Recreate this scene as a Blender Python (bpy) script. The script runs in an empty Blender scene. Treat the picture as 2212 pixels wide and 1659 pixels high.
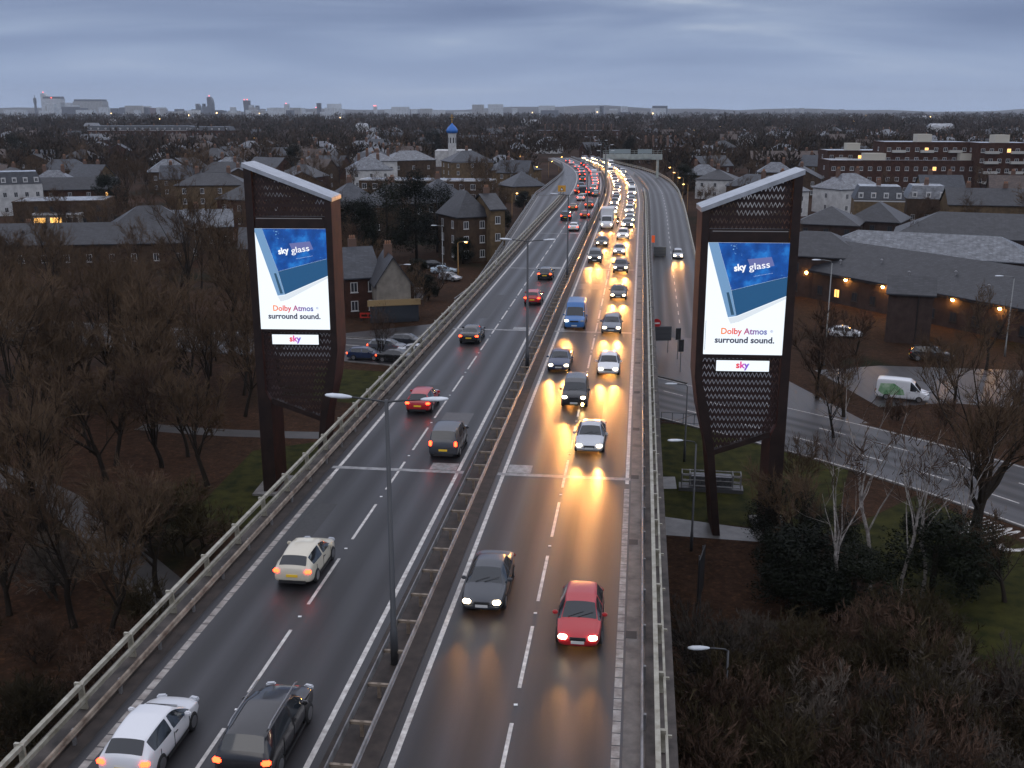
import bpy, bmesh, math, random
import numpy as np
from mathutils import Vector, Matrix
R = math.radians
rnd = random.Random(7)
SC = bpy.context.scene
COL = SC.collection

# ------------------------------------------------------------------ camera, world, sun, exposure
CAM_H = 20.5                       # above the flyover deck (z = 0)
GZ = -7.5                          # street level
FPX = 1040.0                       # focal length in pixels of a 1024 px wide frame
PITCH = math.atan(274 / FPX)
cd = bpy.data.cameras.new('camera')
cam = bpy.data.objects.new('camera', cd); COL.objects.link(cam)
cam.location = (0, 0, CAM_H); cam.rotation_euler = (math.pi / 2 - PITCH, 0, 0)
cd.sensor_width = 36.0; cd.lens = 36.0 * FPX / 1024; cd.clip_start = 0.5; cd.clip_end = 40000
SC.camera = cam

SUN_EL, SUN_ROT = -3.0, 200.0
w = bpy.data.worlds.new('World'); SC.world = w; w.use_nodes = True
nt = w.node_tree; nt.nodes.clear()
def N(tree, t, **kw):
    n = tree.nodes.new(t)
    for k, v in kw.items():
        if k.startswith('i_'):
            key = k[2:]
            key = int(key) if key.isdigit() else key.replace('_', ' ')
            n.inputs[key].default_value = v
        else: setattr(n, k, v)
    return n
def ramp(tree, stops, interp='LINEAR'):
    n = tree.nodes.new('ShaderNodeValToRGB'); e = n.color_ramp.elements; n.color_ramp.interpolation = interp
    e[0].position, e[0].color = stops[0][0], (*stops[0][1], 1); e[1].position, e[1].color = stops[-1][0], (*stops[-1][1], 1)
    for p, c in stops[1:-1]:
        x = e.new(p); x.color = (*c, 1)
    return n
L = nt.links.new
sky = N(nt, 'ShaderNodeTexSky', sky_type='NISHITA', sun_disc=False)
sky.sun_elevation = R(SUN_EL); sky.sun_rotation = R(SUN_ROT)
tc = N(nt, 'ShaderNodeTexCoord')
sep = N(nt, 'ShaderNodeSeparateXYZ'); L(tc.outputs['Generated'], sep.inputs[0])
zc = N(nt, 'ShaderNodeMath', operation='MAXIMUM', i_1=0.0); L(sep.outputs['Z'], zc.inputs[0])
za = N(nt, 'ShaderNodeMath', operation='ADD', i_1=0.11); L(zc.outputs[0], za.inputs[0])
dx = N(nt, 'ShaderNodeMath', operation='DIVIDE'); L(sep.outputs['X'], dx.inputs[0]); L(za.outputs[0], dx.inputs[1])
dy = N(nt, 'ShaderNodeMath', operation='DIVIDE'); L(sep.outputs['Y'], dy.inputs[0]); L(za.outputs[0], dy.inputs[1])
cmb = N(nt, 'ShaderNodeCombineXYZ'); L(dx.outputs[0], cmb.inputs[0]); L(dy.outputs[0], cmb.inputs[1])
mp = N(nt, 'ShaderNodeMapping'); mp.inputs['Scale'].default_value = (0.5, 0.85, 1); mp.inputs['Location'].default_value = (1.3, 0.4, 0)
L(cmb.outputs[0], mp.inputs[0])
nz = N(nt, 'ShaderNodeTexNoise', i_Scale=0.8, i_Detail=5.0, i_Roughness=0.46, i_Distortion=0.5); L(mp.outputs[0], nz.inputs['Vector'])
cr = ramp(nt, [(0.33, (.12, .165, .285)), (0.46, (.18, .236, .37)), (0.57, (.255, .318, .45)), (0.69, (.46, .51, .59))]); L(nz.outputs['Fac'], cr.inputs[0])
# a slightly paler band of cloud towards the horizon
hz = ramp(nt, [(0.0, (1, 1, 1)), (0.035, (.55, .55, .55)), (0.10, (0, 0, 0))]); L(zc.outputs[0], hz.inputs[0])
mx = N(nt, 'ShaderNodeMix', data_type='RGBA'); L(hz.outputs[0], mx.inputs[0]); L(cr.outputs[0], mx.inputs[6]); mx.inputs[7].default_value = (.30, .385, .56, 1)
bg1 = N(nt, 'ShaderNodeBackground', i_Strength=0.05); L(sky.outputs[0], bg1.inputs[0])
bg2 = N(nt, 'ShaderNodeBackground', i_Strength=0.96); zf = N(nt, 'ShaderNodeMapRange', i_1=.12, i_2=.4, i_3=0.0, i_4=.6); L(zc.outputs[0], zf.inputs[0])   # neutral sky added above the frame to warm the ground light
m3 = N(nt, 'ShaderNodeMix', data_type='RGBA'); L(zf.outputs[0], m3.inputs[0]); L(mx.outputs[2], m3.inputs[6]); m3.inputs[7].default_value = (.31, .288, .275, 1); L(m3.outputs[2], bg2.inputs[0])
zen = N(nt, 'ShaderNodeMapRange', i_1=.11, i_2=.5, i_3=.80, i_4=2.25); L(zc.outputs[0], zen.inputs[0]); L(zen.outputs[0], bg2.inputs[1])
ad = N(nt, 'ShaderNodeAddShader'); L(bg1.outputs[0], ad.inputs[0]); L(bg2.outputs[0], ad.inputs[1])
wo = N(nt, 'ShaderNodeOutputWorld'); L(ad.outputs[0], wo.inputs[0])
sd = bpy.data.lights.new('sun', 'SUN'); sd.energy = 0.12; sd.angle = R(25); sd.color = (1, .93, .86)
sun = bpy.data.objects.new('sun', sd); COL.objects.link(sun)
sun.rotation_euler = (R(62), 0, R(180 - SUN_ROT))
SC.view_settings.view_transform = 'Standard'; SC.view_settings.look = 'None'
SC.view_settings.gamma = 1; SC.view_settings.exposure = 0.55; SC.view_settings.use_curve_mapping = False
SC.cycles.use_denoising = True
SC.cycles.max_bounces = 5; SC.cycles.diffuse_bounces = 2; SC.cycles.glossy_bounces = 3
SC.cycles.transparent_max_bounces = 10; SC.cycles.volume_bounces = 0
SC.cycles.sample_clamp_indirect = 6.0
SC.cycles.caustics_reflective = False; SC.cycles.caustics_refractive = False

# ------------------------------------------------------------------ pixel -> plane (d: pixels of a 2212 px wide view of the photo)
PXS = 1024 / 2212
def ray(dx_, dy_):
    x = (dx_ * PXS - 512) / FPX; y = (384 - dy_ * PXS) / FPX
    return Vector((x, math.cos(PITCH) + y * math.sin(PITCH), -math.sin(PITCH) + y * math.cos(PITCH)))
def at(dx_, dy_, z=GZ):
    r = ray(dx_, dy_); t = (z - CAM_H) / r.z
    return Vector((r.x * t, r.y * t, z))
def onY(dx_, dy_, Y):
    r = ray(dx_, dy_); t = Y / r.y
    return Vector((r.x * t, Y, r.z * t + CAM_H))
def depth(p): return (p[1]) * math.cos(PITCH) - (p[2] - CAM_H) * math.sin(PITCH)
def mpx(p): return depth(p) / FPX / PXS * PXS * PXS   # metres per d-pixel

# ------------------------------------------------------------------ materials
MATS = {}
ALBEDO = {'brown_red_brick': .75, 'yellow_stock_brick': .9, 'dark_plum_brick': .75, 'brown_brick': .75, 'grass': 1.0, 'tarmac_path': .75, 'road_edge_dirt': .7, 'blue_slate': .8, 'grey_slate': .75, 'weathering_steel': .8, 'concrete': .75, 'kerb_strip': .8}   # base colours scaled down for deeper contrast
def mat(name, color, rough=.6, metal=0.0, noise=None, emit=None, strength=1.0, spec=None, bump=None, coord='Object'):
    if name in MATS: return MATS[name]
    k_ = ALBEDO.get(name, 1.0); color = tuple(c * k_ for c in color)
    if noise: noise = (noise[0], tuple(c * k_ for c in noise[1]), tuple(c * k_ for c in noise[2])) + tuple(noise[3:])
    m = bpy.data.materials.new(name); m.use_nodes = True; MATS[name] = m
    t = m.node_tree; b = t.nodes['Principled BSDF']
    b.inputs['Base Color'].default_value = (*color, 1); b.inputs['Roughness'].default_value = rough; b.inputs['Metallic'].default_value = metal
    if spec is not None: b.inputs['Specular IOR Level'].default_value = spec
    if noise:   # (scale, low colour, high colour [, detail])
        c = N(t, 'ShaderNodeTexCoord')
        n = N(t, 'ShaderNodeTexNoise', i_Scale=noise[0], i_Detail=noise[3] if len(noise) > 3 else 5.0, i_Roughness=.6)
        t.links.new(c.outputs[coord], n.inputs['Vector'])
        r = ramp(t, [(.32, noise[1]), (.68, noise[2])]); t.links.new(n.outputs['Fac'], r.inputs[0])
        t.links.new(r.outputs[0], b.inputs['Base Color'])
        if bump:
            bp = N(t, 'ShaderNodeBump', i_Strength=bump, i_Distance=.02); t.links.new(n.outputs['Fac'], bp.inputs['Height']); t.links.new(bp.outputs[0], b.inputs['Normal'])
    if emit:
        b.inputs['Emission Color'].default_value = (*emit, 1); b.inputs['Emission Strength'].default_value = strength
    return m
def rand_mat(name, lo, hi, rough=.7, scale=.8, spec=None):
    """colour that also varies from object to object"""
    if name in MATS: return MATS[name]
    m = mat(name, lo, rough, spec=.12 if spec is None else spec); t = m.node_tree; b = t.nodes['Principled BSDF']
    oi = N(t, 'ShaderNodeObjectInfo'); c = N(t, 'ShaderNodeTexCoord')
    n = N(t, 'ShaderNodeTexNoise', i_Scale=scale, i_Detail=4.0); t.links.new(c.outputs['Object'], n.inputs['Vector'])
    a = N(t, 'ShaderNodeMath', operation='ADD'); t.links.new(oi.outputs['Random'], a.inputs[0]); t.links.new(n.outputs['Fac'], a.inputs[1])
    h = N(t, 'ShaderNodeMath', operation='MULTIPLY', i_1=.5); t.links.new(a.outputs[0], h.inputs[0])
    r = ramp(t, [(.15, lo), (.85, hi)]); t.links.new(h.outputs[0], r.inputs[0]); t.links.new(r.outputs[0], b.inputs['Base Color'])
    return m

def road_mat(name, wheel, base=(.024, .023, .026), tint=(.014, .013, .013), rough=.39):
    """wet worn asphalt; UV x = metres across, y = metres along; wheel = list of wheel-track centres"""
    m = mat(name, base, rough); t = m.node_tree; b = t.nodes['Principled BSDF']; K = t.links.new
    uv = N(t, 'ShaderNodeUVMap'); s = N(t, 'ShaderNodeSeparateXYZ'); K(uv.outputs[0], s.inputs[0])
    prev = None
    for wc in wheel:
        d = N(t, 'ShaderNodeMath', operation='SUBTRACT', i_1=wc); K(s.outputs[0], d.inputs[0])
        a = N(t, 'ShaderNodeMath', operation='ABSOLUTE'); K(d.outputs[0], a.inputs[0])
        if prev is None: prev = a
        else:
            mn = N(t, 'ShaderNodeMath', operation='MINIMUM'); K(prev.outputs[0], mn.inputs[0]); K(a.outputs[0], mn.inputs[1]); prev = mn
    mpn = N(t, 'ShaderNodeMapping'); mpn.inputs['Scale'].default_value = (1.2, .05, 1); K(uv.outputs[0], mpn.inputs[0])
    n1 = N(t, 'ShaderNodeTexNoise', i_Scale=1.0, i_Detail=5.0); K(mpn.outputs[0], n1.inputs['Vector'])
    n2 = N(t, 'ShaderNodeTexNoise', i_Scale=22.0, i_Detail=4.0, i_Roughness=.7); K(uv.outputs[0], n2.inputs['Vector'])
    tr = N(t, 'ShaderNodeMapRange', i_1=.75, i_2=.15, i_3=0.0, i_4=1.0)
    if prev is not None: K(prev.outputs[0], tr.inputs[0])
    tm = N(t, 'ShaderNodeMath', operation='MULTIPLY'); K(tr.outputs[0], tm.inputs[0]); K(n1.outputs['Fac'], tm.inputs[1])
    r1 = ramp(t, [(.3, tint), (.5, base), (.72, tuple(x * 1.5 for x in base))]); K(n1.outputs['Fac'], r1.inputs[0])
    mxx = N(t, 'ShaderNodeMix', data_type='RGBA', blend_type='MULTIPLY'); K(tm.outputs[0], mxx.inputs[0]); K(r1.outputs[0], mxx.inputs[6]); mxx.inputs[7].default_value = (.16, .15, .15, 1)
    g = ramp(t, [(.3, (.7, .7, .7)), (.7, (1.35, 1.35, 1.35))]); K(n2.outputs['Fac'], g.inputs[0])
    m2 = N(t, 'ShaderNodeMix', data_type='RGBA', blend_type='MULTIPLY'); m2.inputs[0].default_value = 1; K(mxx.outputs[2], m2.inputs[6]); K(g.outputs[0], m2.inputs[7])
    K(m2.outputs[2], b.inputs['Base Color'])
    ro = N(t, 'ShaderNodeMapRange', i_1=0.0, i_2=.55, i_3=rough, i_4=rough + .14); K(tm.outputs[0], ro.inputs[0]); K(ro.outputs[0], b.inputs['Roughness'])
    bp = N(t, 'ShaderNodeBump', i_Strength=.35, i_Distance=.02); K(n2.outputs['Fac'], bp.inputs['Height']); K(bp.outputs[0], b.inputs['Normal'])
    return m

# ------------------------------------------------------------------ mesh helpers
class MB:
    def __init__(s): s.v = []; s.f = []; s.m = []; s.uv = None
    def add(s, vs, fs, mi=0):
        o = len(s.v); s.v.extend([tuple(x) for x in vs]); s.f.extend([tuple(i + o for i in f) for f in fs]); s.m.extend([mi] * len(fs))
        return s
    def box(s, x0, y0, z0, x1, y1, z1, mi=0, M=None):
        vs = [(x0, y0, z0), (x1, y0, z0), (x1, y1, z0), (x0, y1, z0), (x0, y0, z1), (x1, y0, z1), (x1, y1, z1), (x0, y1, z1)]
        if M is not None: vs = [M @ Vector(v) for v in vs]
        return s.add(vs, [(0, 3, 2, 1), (4, 5, 6, 7), (0, 1, 5, 4), (1, 2, 6, 5), (2, 3, 7, 6), (3, 0, 4, 7)], mi)
    def cbox(s, c, sx, sy, sz, mi=0, M=None): return s.box(c[0] - sx / 2, c[1] - sy / 2, c[2] - sz / 2, c[0] + sx / 2, c[1] + sy / 2, c[2] + sz / 2, mi, M)
    def tube(s, pts, rad, n=6, mi=0, cap=True):
        pts = [Vector(p) for p in pts]; rr = rad if isinstance(rad, (list, tuple)) else [rad] * len(pts)
        rings = []
        for i, p in enumerate(pts):
            d = (pts[min(i + 1, len(pts) - 1)] - pts[max(i - 1, 0)])
            d = d.normalized() if d.length > 1e-9 else Vector((0, 0, 1))
            a = d.orthogonal().normalized() if abs(d.z) < .999 else Vector((1, 0, 0)); a = (a - d * a.dot(d)).normalized(); b = d.cross(a)
            rings.append([p + (a * math.cos(2 * math.pi * k / n) + b * math.sin(2 * math.pi * k / n)) * rr[i] for k in range(n)])
        vs = [v for r_ in rings for v in r_]; fs = []
        for i in range(len(pts) - 1):
            for k in range(n):
                k2 = (k + 1) % n; fs.append((i * n + k, i * n + k2, (i + 1) * n + k2, (i + 1) * n + k))
        if cap: fs += [tuple(range(n - 1, -1, -1)), tuple((len(pts) - 1) * n + k for k in range(n))]
        return s.add(vs, fs, mi)
    def prism(s, poly, y0, y1, mi=0, M=None):
        """poly in x,z (counter-clockwise seen from -y) extruded along y"""
        n = len(poly); vs = [(x, y0, z) for x, z in poly] + [(x, y1, z) for x, z in poly]
        if M is not None: vs = [M @ Vector(v) for v in vs]
        return s.add(vs, [tuple(range(n)), tuple(range(2 * n - 1, n - 1, -1))] + [(i, i + n, (i + 1) % n + n, (i + 1) % n) for i in range(n)], mi)
    def lathe(s, prof, n=12, mi=0, c=(0, 0, 0)):
        vs = [(c[0] + r_ * math.cos(2 * math.pi * k / n), c[1] + r_ * math.sin(2 * math.pi * k / n), c[2] + z) for r_, z in prof for k in range(n)]
        fs = [(i * n + k, i * n + (k + 1) % n, (i + 1) * n + (k + 1) % n, (i + 1) * n + k) for i in range(len(prof) - 1) for k in range(n)]
        fs += [tuple(range(n - 1, -1, -1)), tuple((len(prof) - 1) * n + k for k in range(n))]
        return s.add(vs, fs, mi)
    def mesh(s, name, mats, smooth=False):
        me = bpy.data.meshes.new(name); me.from_pydata(s.v, [], s.f)
        for m in (mats if isinstance(mats, (list, tuple)) else [mats]): me.materials.append(m)
        if any(s.m): me.polygons.foreach_set('material_index', s.m)
        if smooth: me.polygons.foreach_set('use_smooth', [True] * len(me.polygons))
        if s.uv:
            ul = me.uv_layers.new(name='UVMap'); li = np.empty(len(me.loops), int); me.loops.foreach_get('vertex_index', li)
            ul.data.foreach_set('uv', np.array(s.uv, float)[li].ravel())
        me.update(); return me
    def build(s, name, mats, parent=None, smooth=False, loc=None):
        return ob(name, s.mesh(name, mats, smooth), parent, loc)
def ob(name, me, parent=None, loc=None, rz=None):
    o = bpy.data.objects.new(name, me); COL.objects.link(o)
    if parent: o.parent = parent
    if loc is not None: o.location = loc
    if rz is not None: o.rotation_euler.z = rz
    return o
def tag(o, label=None, cat=None, group=None, kind=None):
    for k, v in (('label', label), ('category', cat), ('group', group), ('kind', kind)):
        if v: o[k] = v
    return o
def thing(name, label, cat, loc=(0, 0, 0), rz=0, group=None):
    o = bpy.data.objects.new(name, None); COL.objects.link(o); o.location = loc; o.rotation_euler = (0, 0, rz); o.empty_display_size = .3
    return tag(o, label, cat, group)
def kids(o): return [c for c in KID.get(o.name, ())] if False else list(o.children)
def copy_tree(o, parent=None):
    c = o.copy(); COL.objects.link(c)
    if parent: c.parent = parent
    for ch in o.children: copy_tree(ch, c)
    return c
def structure(o): o['kind'] = 'structure'; return o
def bevel(me, width=.02, seg=2):
    bm = bmesh.new(); bm.from_mesh(me); bmesh.ops.bevel(bm, geom=list(bm.edges), offset=width, segments=seg, affect='EDGES', clamp_overlap=True); bm.to_mesh(me); bm.free(); return me
def text_mesh(body, width, height, bold=0.0, name='lettering'):
    """letters in the local x,z plane, x 0..width, z 0..height of the whole string's box; returns (verts, faces)"""
    cu = bpy.data.curves.new('t', 'FONT'); cu.body = body; cu.offset = bold; cu.resolution_u = 3
    o = bpy.data.objects.new('t', cu); COL.objects.link(o)
    me = bpy.data.meshes.new_from_object(o.evaluated_get(bpy.context.evaluated_depsgraph_get()))
    vs = np.array([v.co[:2] for v in me.vertices]); fs = [tuple(p.vertices) for p in me.polygons]
    mn, mxv = vs.min(0), vs.max(0); vs = (vs - mn) / (mxv - mn)
    bpy.data.objects.remove(o); bpy.data.curves.remove(cu); bpy.data.meshes.remove(me)
    return [(x * width, 0, z * height) for x, z in vs], fs

# ------------------------------------------------------------------ flyover centre line
ctrl = [(-15.0, -50), (-8.85, 0), (-2.74, 50), (3.37, 100), (9.48, 150), (15.59, 200), (21.4, 248), (26.6, 300), (29.8, 350), (30.3, 395), (28.6, 440), (25.5, 490), (20, 545), (12, 600), (2, 650)]
def cat(p0, p1, p2, p3, t):
    return .5 * ((2 * p1) + (-p0 + p2) * t + (2 * p0 - 5 * p1 + 4 * p2 - p3) * t * t + (-p0 + 3 * p1 - 3 * p2 + p3) * t ** 3)
_c = np.array(ctrl, float); CP = []
for i in range(1, len(_c) - 2):
    for k in range(40): CP.append(cat(_c[i - 1], _c[i], _c[i + 1], _c[i + 2], k / 40))
CP = np.array(CP); CS = np.concatenate([[0], np.cumsum(np.linalg.norm(np.diff(CP, axis=0), axis=1))])
S_END = 476.0
def C(s):
    return np.array([np.interp(s, CS, CP[:, 0]), np.interp(s, CS, CP[:, 1])])
def tang(s):
    d = C(s + .5) - C(s - .5); return d / np.linalg.norm(d)
def W(s, t, z=0.0):
    c = C(s); d = tang(s); return (c[0] + d[1] * t, c[1] - d[0] * t, z)
def st(p):
    i = int(np.argmin(np.hypot(CP[:, 0] - p[0], CP[:, 1] - p[1]))); s = CS[i]
    d = tang(s); v = np.array([p[0], p[1]]) - CP[i]; s += v @ d; c = C(s); d = tang(s); v = np.array([p[0], p[1]]) - c
    return float(s), float(v[0] * d[1] - v[1] * d[0])
def heading(s):
    d = tang(s); return math.atan2(d[1], d[0]) - math.pi / 2
def s_list(a, b, step): n = max(1, int(round((b - a) / step))); return [a + (b - a) * i / n for i in range(n + 1)]
def ribbon(mb, ss, t0, t1, z, mi=0, uv=True, nt_=1):
    """flat strip along the line; t0,t1,z may be functions of s"""
    f = lambda q, s: q(s) if callable(q) else q
    if mb.uv is None and uv: mb.uv = []
    o = len(mb.v)
    for s in ss:
        for k in range(nt_ + 1):
            t = f(t0, s) + (f(t1, s) - f(t0, s)) * k / nt_
            mb.v.append(W(s, t, f(z, s)));
            if uv: mb.uv.append((t, s))
    m = nt_ + 1
    for i in range(len(ss) - 1):
        for k in range(nt_):
            a = o + i * m + k; mb.f.append((a, a + 1, a + m + 1, a + m)); mb.m.append(mi)
    return mb
def sweep(mb, ss, prof, mi=0, closed=True):
    """cross-section prof [(t,z)] swept along the line; t,z may be functions of s"""
    f = lambda q, s: q(s) if callable(q) else q
    o = len(mb.v); n = len(prof)
    for s in ss:
        for t, z in prof: mb.v.append(W(s, f(t, s), f(z, s)))
    for i in range(len(ss) - 1):
        for k in range(n if closed else n - 1):
            a = o + i * n + k; b = o + i * n + (k + 1) % n
            mb.f.append((a, b, b + n, a + n)); mb.m.append(mi)
    if closed:
        mb.f.append(tuple(range(o + n - 1, o - 1, -1))); mb.f.append(tuple(o + (len(ss) - 1) * n + k for k in range(n))); mb.m += [mi, mi]
    return mb
# ------------------------------------------------------------------ setting: ground, hills, streets
def ground_mat():
    m = mat('ground', (.04, .03, .02), .9, spec=.08); t = m.node_tree; b = t.nodes['Principled BSDF']; K = t.links.new
    g = N(t, 'ShaderNodeNewGeometry')
    n1 = N(t, 'ShaderNodeTexNoise', i_Scale=.045, i_Detail=6.0, i_Roughness=.65); K(g.outputs['Position'], n1.inputs['Vector'])
    n2 = N(t, 'ShaderNodeTexNoise', i_Scale=1.7, i_Detail=6.0, i_Roughness=.75); K(g.outputs['Position'], n2.inputs['Vector'])
    v = N(t, 'ShaderNodeTexVoronoi', i_Scale=3.2); K(g.outputs['Position'], v.inputs['Vector'])
    r1 = ramp(t, [(.34, (.014, .015, .004)), (.45, (.042, .022, .012)), (.7, (.078, .040, .023))]); K(n1.outputs['Fac'], r1.inputs[0])
    r2 = ramp(t, [(.3, (.35, .33, .32)), (.6, (1.0, 1.0, 1.0)), (.8, (1.9, 1.7, 1.5))]); K(n2.outputs['Fac'], r2.inputs[0])
    r3 = ramp(t, [(.0, (1.5, 1.35, 1.2)), (.5, (.8, .8, .8))]); K(v.outputs['Distance'], r3.inputs[0])
    a = N(t, 'ShaderNodeMix', data_type='RGBA', blend_type='MULTIPLY'); a.inputs[0].default_value = 1; K(r1.outputs[0], a.inputs[6]); K(r2.outputs[0], a.inputs[7])
    c = N(t, 'ShaderNodeMix', data_type='RGBA', blend_type='MULTIPLY'); c.inputs[0].default_value = 1; K(a.outputs[2], c.inputs[6]); K(r3.outputs[0], c.inputs[7])
    K(c.outputs[2], b.inputs['Base Color'])
    bp = N(t, 'ShaderNodeBump', i_Strength=.8, i_Distance=.12); K(n2.outputs['Fac'], bp.inputs['Height']); K(bp.outputs[0], b.inputs['Normal'])
    return m
M_GROUND = ground_mat()
M_GRASS = mat('grass', (.03, .04, .01), .9, spec=.08, noise=(.9, (.012, .015, .004), (.046, .044, .010), 8), bump=.6)
M_PATH = mat('tarmac_path', (.06, .055, .052), .55, noise=(.7, (.036, .032, .03), (.078, .07, .066)), bump=.2)
M_CONC = mat('concrete', (.22, .21, .2), .7, noise=(1.2, (.13, .12, .11), (.27, .255, .24)), bump=.25)
M_PAVE = mat('paving', (.12, .115, .11), .4, noise=(.6, (.06, .056, .052), (.165, .16, .155)))
M_DIRT = mat('road_edge_dirt', (.05, .038, .032), .75, noise=(1.6, (.025, .018, .015), (.075, .056, .046), 8), bump=.4)
M_PAINT = mat('road_paint', (.62, .6, .56), .55, noise=(3.0, (.34, .31, .29), (.70, .68, .64), 6))
M_PAINTW = mat('worn_road_paint', (.34, .31, .29), .6, noise=(2.2, (.16, .135, .12), (.42, .39, .36), 8))
M_JOINT = mat('joint_concrete', (.26, .26, .26), .45, noise=(3.0, (.15, .145, .14), (.33, .33, .33)))
M_STREET = road_mat('street_asphalt', [-2.8, -1.0, 1.0, 2.8], base=(.032, .030, .032), rough=.4)
M_ROAD = road_mat('carriageway_asphalt', [-7.6, -5.9, -3.8, -2.1, 2.1, 3.8, 5.9, 7.6])
M_SLIP = road_mat('slip_asphalt', [-14.9, -13.1, 12.0, 13.4, 15.4, 16.8], base=(.05, .048, .051), rough=.4)
g = MB(); n_ = 24
for i in range(n_ + 1):
    for j in range(n_ + 1):
        g.v.append((-9000 + 18000 * i / n_, -600 + 10600 * j / n_, GZ))
for i in range(n_):
    for j in range(n_):
        a = i * (n_ + 1) + j; g.f.append((a, a + n_ + 1, a + n_ + 2, a + 1)); g.m.append(0)
structure(g.build('ground', M_GROUND))
M_HILL = mat('wooded_hill', (.03, .026, .024), .95, noise=(.006, (.018, .016, .016), (.05, .045, .042), 8))
hl = MB(); o = 0; NX = 90
for j, (yy, hh) in enumerate([(6900, -2), (7600, .62), (8300, 1.0), (9300, .9)]):
    for i in range(NX + 1):
        x = -8200 + 16400 * i / NX
        e = 34 + 16 * math.sin(x * .0011 + 1) + 10 * math.sin(x * .0031) + 6 * math.sin(x * .0083 + 2)
        hl.v.append((x, yy, GZ - 3 if hh < 0 else GZ + max(6, e) * hh))
for j in range(3):
    for i in range(NX):
        a = j * (NX + 1) + i; hl.f.append((a, a + 1, a + NX + 2, a + NX + 1)); hl.m.append(0)
structure(hl.build('hills', M_HILL, smooth=True))

class Path:
    def __init__(s, pts, n=24):
        p = np.array(pts, float); p = np.vstack([2 * p[0] - p[1], p, 2 * p[-1] - p[-2]]); q = []
        for i in range(1, len(p) - 2):
            for k in range(n): q.append(cat(p[i - 1], p[i], p[i + 1], p[i + 2], k / n))
        q.append(p[-2]); s.q = np.array(q); s.s = np.concatenate([[0], np.cumsum(np.linalg.norm(np.diff(s.q, axis=0), axis=1))]); s.len = s.s[-1]
    def c(s, x): return np.array([np.interp(x, s.s, s.q[:, 0]), np.interp(x, s.s, s.q[:, 1])])
    def d(s, x):
        v = s.c(min(x + .5, s.len)) - s.c(max(x - .5, 0)); return v / np.linalg.norm(v)
    def W(s, x, t, z): c = s.c(x); d = s.d(x); return (c[0] + d[1] * t, c[1] - d[0] * t, z)
    def strip(s, mb, a, b, t0, t1, z, mi=0, step=3.0):
        if mb.uv is None: mb.uv = []
        ss = s_list(a, b, step); o = len(mb.v)
        for x in ss:
            for t in (t0, t1): mb.v.append(s.W(x, t, z)); mb.uv.append((t, x))
        for i in range(len(ss) - 1):
            a_ = o + 2 * i; mb.f.append((a_, a_ + 1, a_ + 3, a_ + 2)); mb.m.append(mi)
        return mb
def sheet(name, poly, z, m, kind='structure'):
    b = MB(); b.v = [(x, y, z) for x, y in poly]; b.f = [tuple(range(len(poly)))]; b.m = [0]; b.uv = [(x, y) for x, y in poly]
    o = b.build(name, m)
    if o.data.polygons[0].normal.z < 0: o.data.flip_normals()
    o['kind'] = kind; return o
RING = Path([(-190, 150), (-120, 142), (-70, 135), (-45, 129), (-17, 122), (4, 112), (17, 99), (29.3, 86), (38, 74.5), (45.5, 60), (50, 40), (51, 15)])
structure(RING.strip(MB(), 0, RING.len, -6.0, 6.0, GZ + .008).build('ring_road', M_STREET))
mk = MB()
for x in np.arange(3, RING.len - 4, 6.0):
    for t in (-2.0, 2.0): RING.strip(mk, x, x + 2.6, t - .07, t + .07, GZ + .012, step=2)
RING.strip(mk, 0, RING.len, -5.75, -5.63, GZ + .012); RING.strip(mk, 0, RING.len, 5.63, 5.75, GZ + .012)
structure(mk.build('ring_road_markings', M_PAINT))
k_ = MB()
for t0, t1 in ((6.0, 6.15), (-6.15, -6.0)):
    ss = s_list(0, RING.len, 3)
    for a, b in zip(ss[:-1], ss[1:]):
        if t0 < 0 and 210 < a < 262: continue
        p = [RING.W(a, t0, GZ), RING.W(a, t1, GZ), RING.W(b, t1, GZ), RING.W(b, t0, GZ)]
        k_.add(p + [(x, y, z + .12) for x, y, z in p], [(4, 5, 6, 7), (0, 1, 5, 4), (1, 2, 6, 5), (2, 3, 7, 6), (3, 0, 4, 7)])
structure(k_.build('kerb', M_CONC))
# junction asphalt at the feet of the two slip roads, paths and lawns
structure(sheet('junction_road', [(9, 97), (14.5, 98.5), (23, 92), (33, 92), (29, 110), (25.5, 124), (25, 136), (17, 136.5), (11, 126)], GZ + .004, M_STREET))
sheet('junction_road', [(-16.5, 118), (-8, 115), (-3.5, 128), (0, 148), (-7, 148), (-11, 138), (-22, 132), (-40, 134), (-40, 124)], GZ + .004, M_STREET)
sheet('lawn', [(-23, 70), (-12, 62), (-8, 86), (-14, 88), (-22, 84)], GZ + .003, M_GRASS)
sheet('lawn', [(-20, 100), (-8, 97), (-7, 110), (-22, 113.5)], GZ + .003, M_GRASS)
sheet('lawn', [(9.5, 69), (22, 66), (27, 79), (21, 90), (14, 92), (11, 88)], GZ + .003, M_GRASS)
sheet('lawn', [(22, 66), (30.5, 73.5), (34, 65), (40, 52), (36, 34), (26, 36), (24, 50)], GZ + .002, M_GRASS)
def at2(x, y): p = at(x, y); return (p.x, p.y)
structure(sheet('path', [at2(1425, 1115), at2(1660, 1148), at2(1655, 1172), at2(1425, 1155)], GZ + .012, M_PAVE))
structure(sheet('path', [at2(1427, 1030), at2(1458, 1030), at2(1462, 1056), at2(1429, 1056)], GZ + .012, M_PAVE))
FP = Path([(-70, 92), (-50, 84), (-40, 77.5), (-32, 70.8), (-24, 61), (-17, 52), (-12, 40)])
structure(FP.strip(MB(), 0, FP.len, -1.5, 1.5, GZ + .010).build('footpath', M_PATH))
FP2 = Path([(-34, 91), (-30, 90), (-25, 89), (-12, 88), (4, 88)])
structure(FP2.strip(MB(), 0, FP2.len, -1.0, 1.0, GZ + .014).build('footpath', M_PATH))
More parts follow.
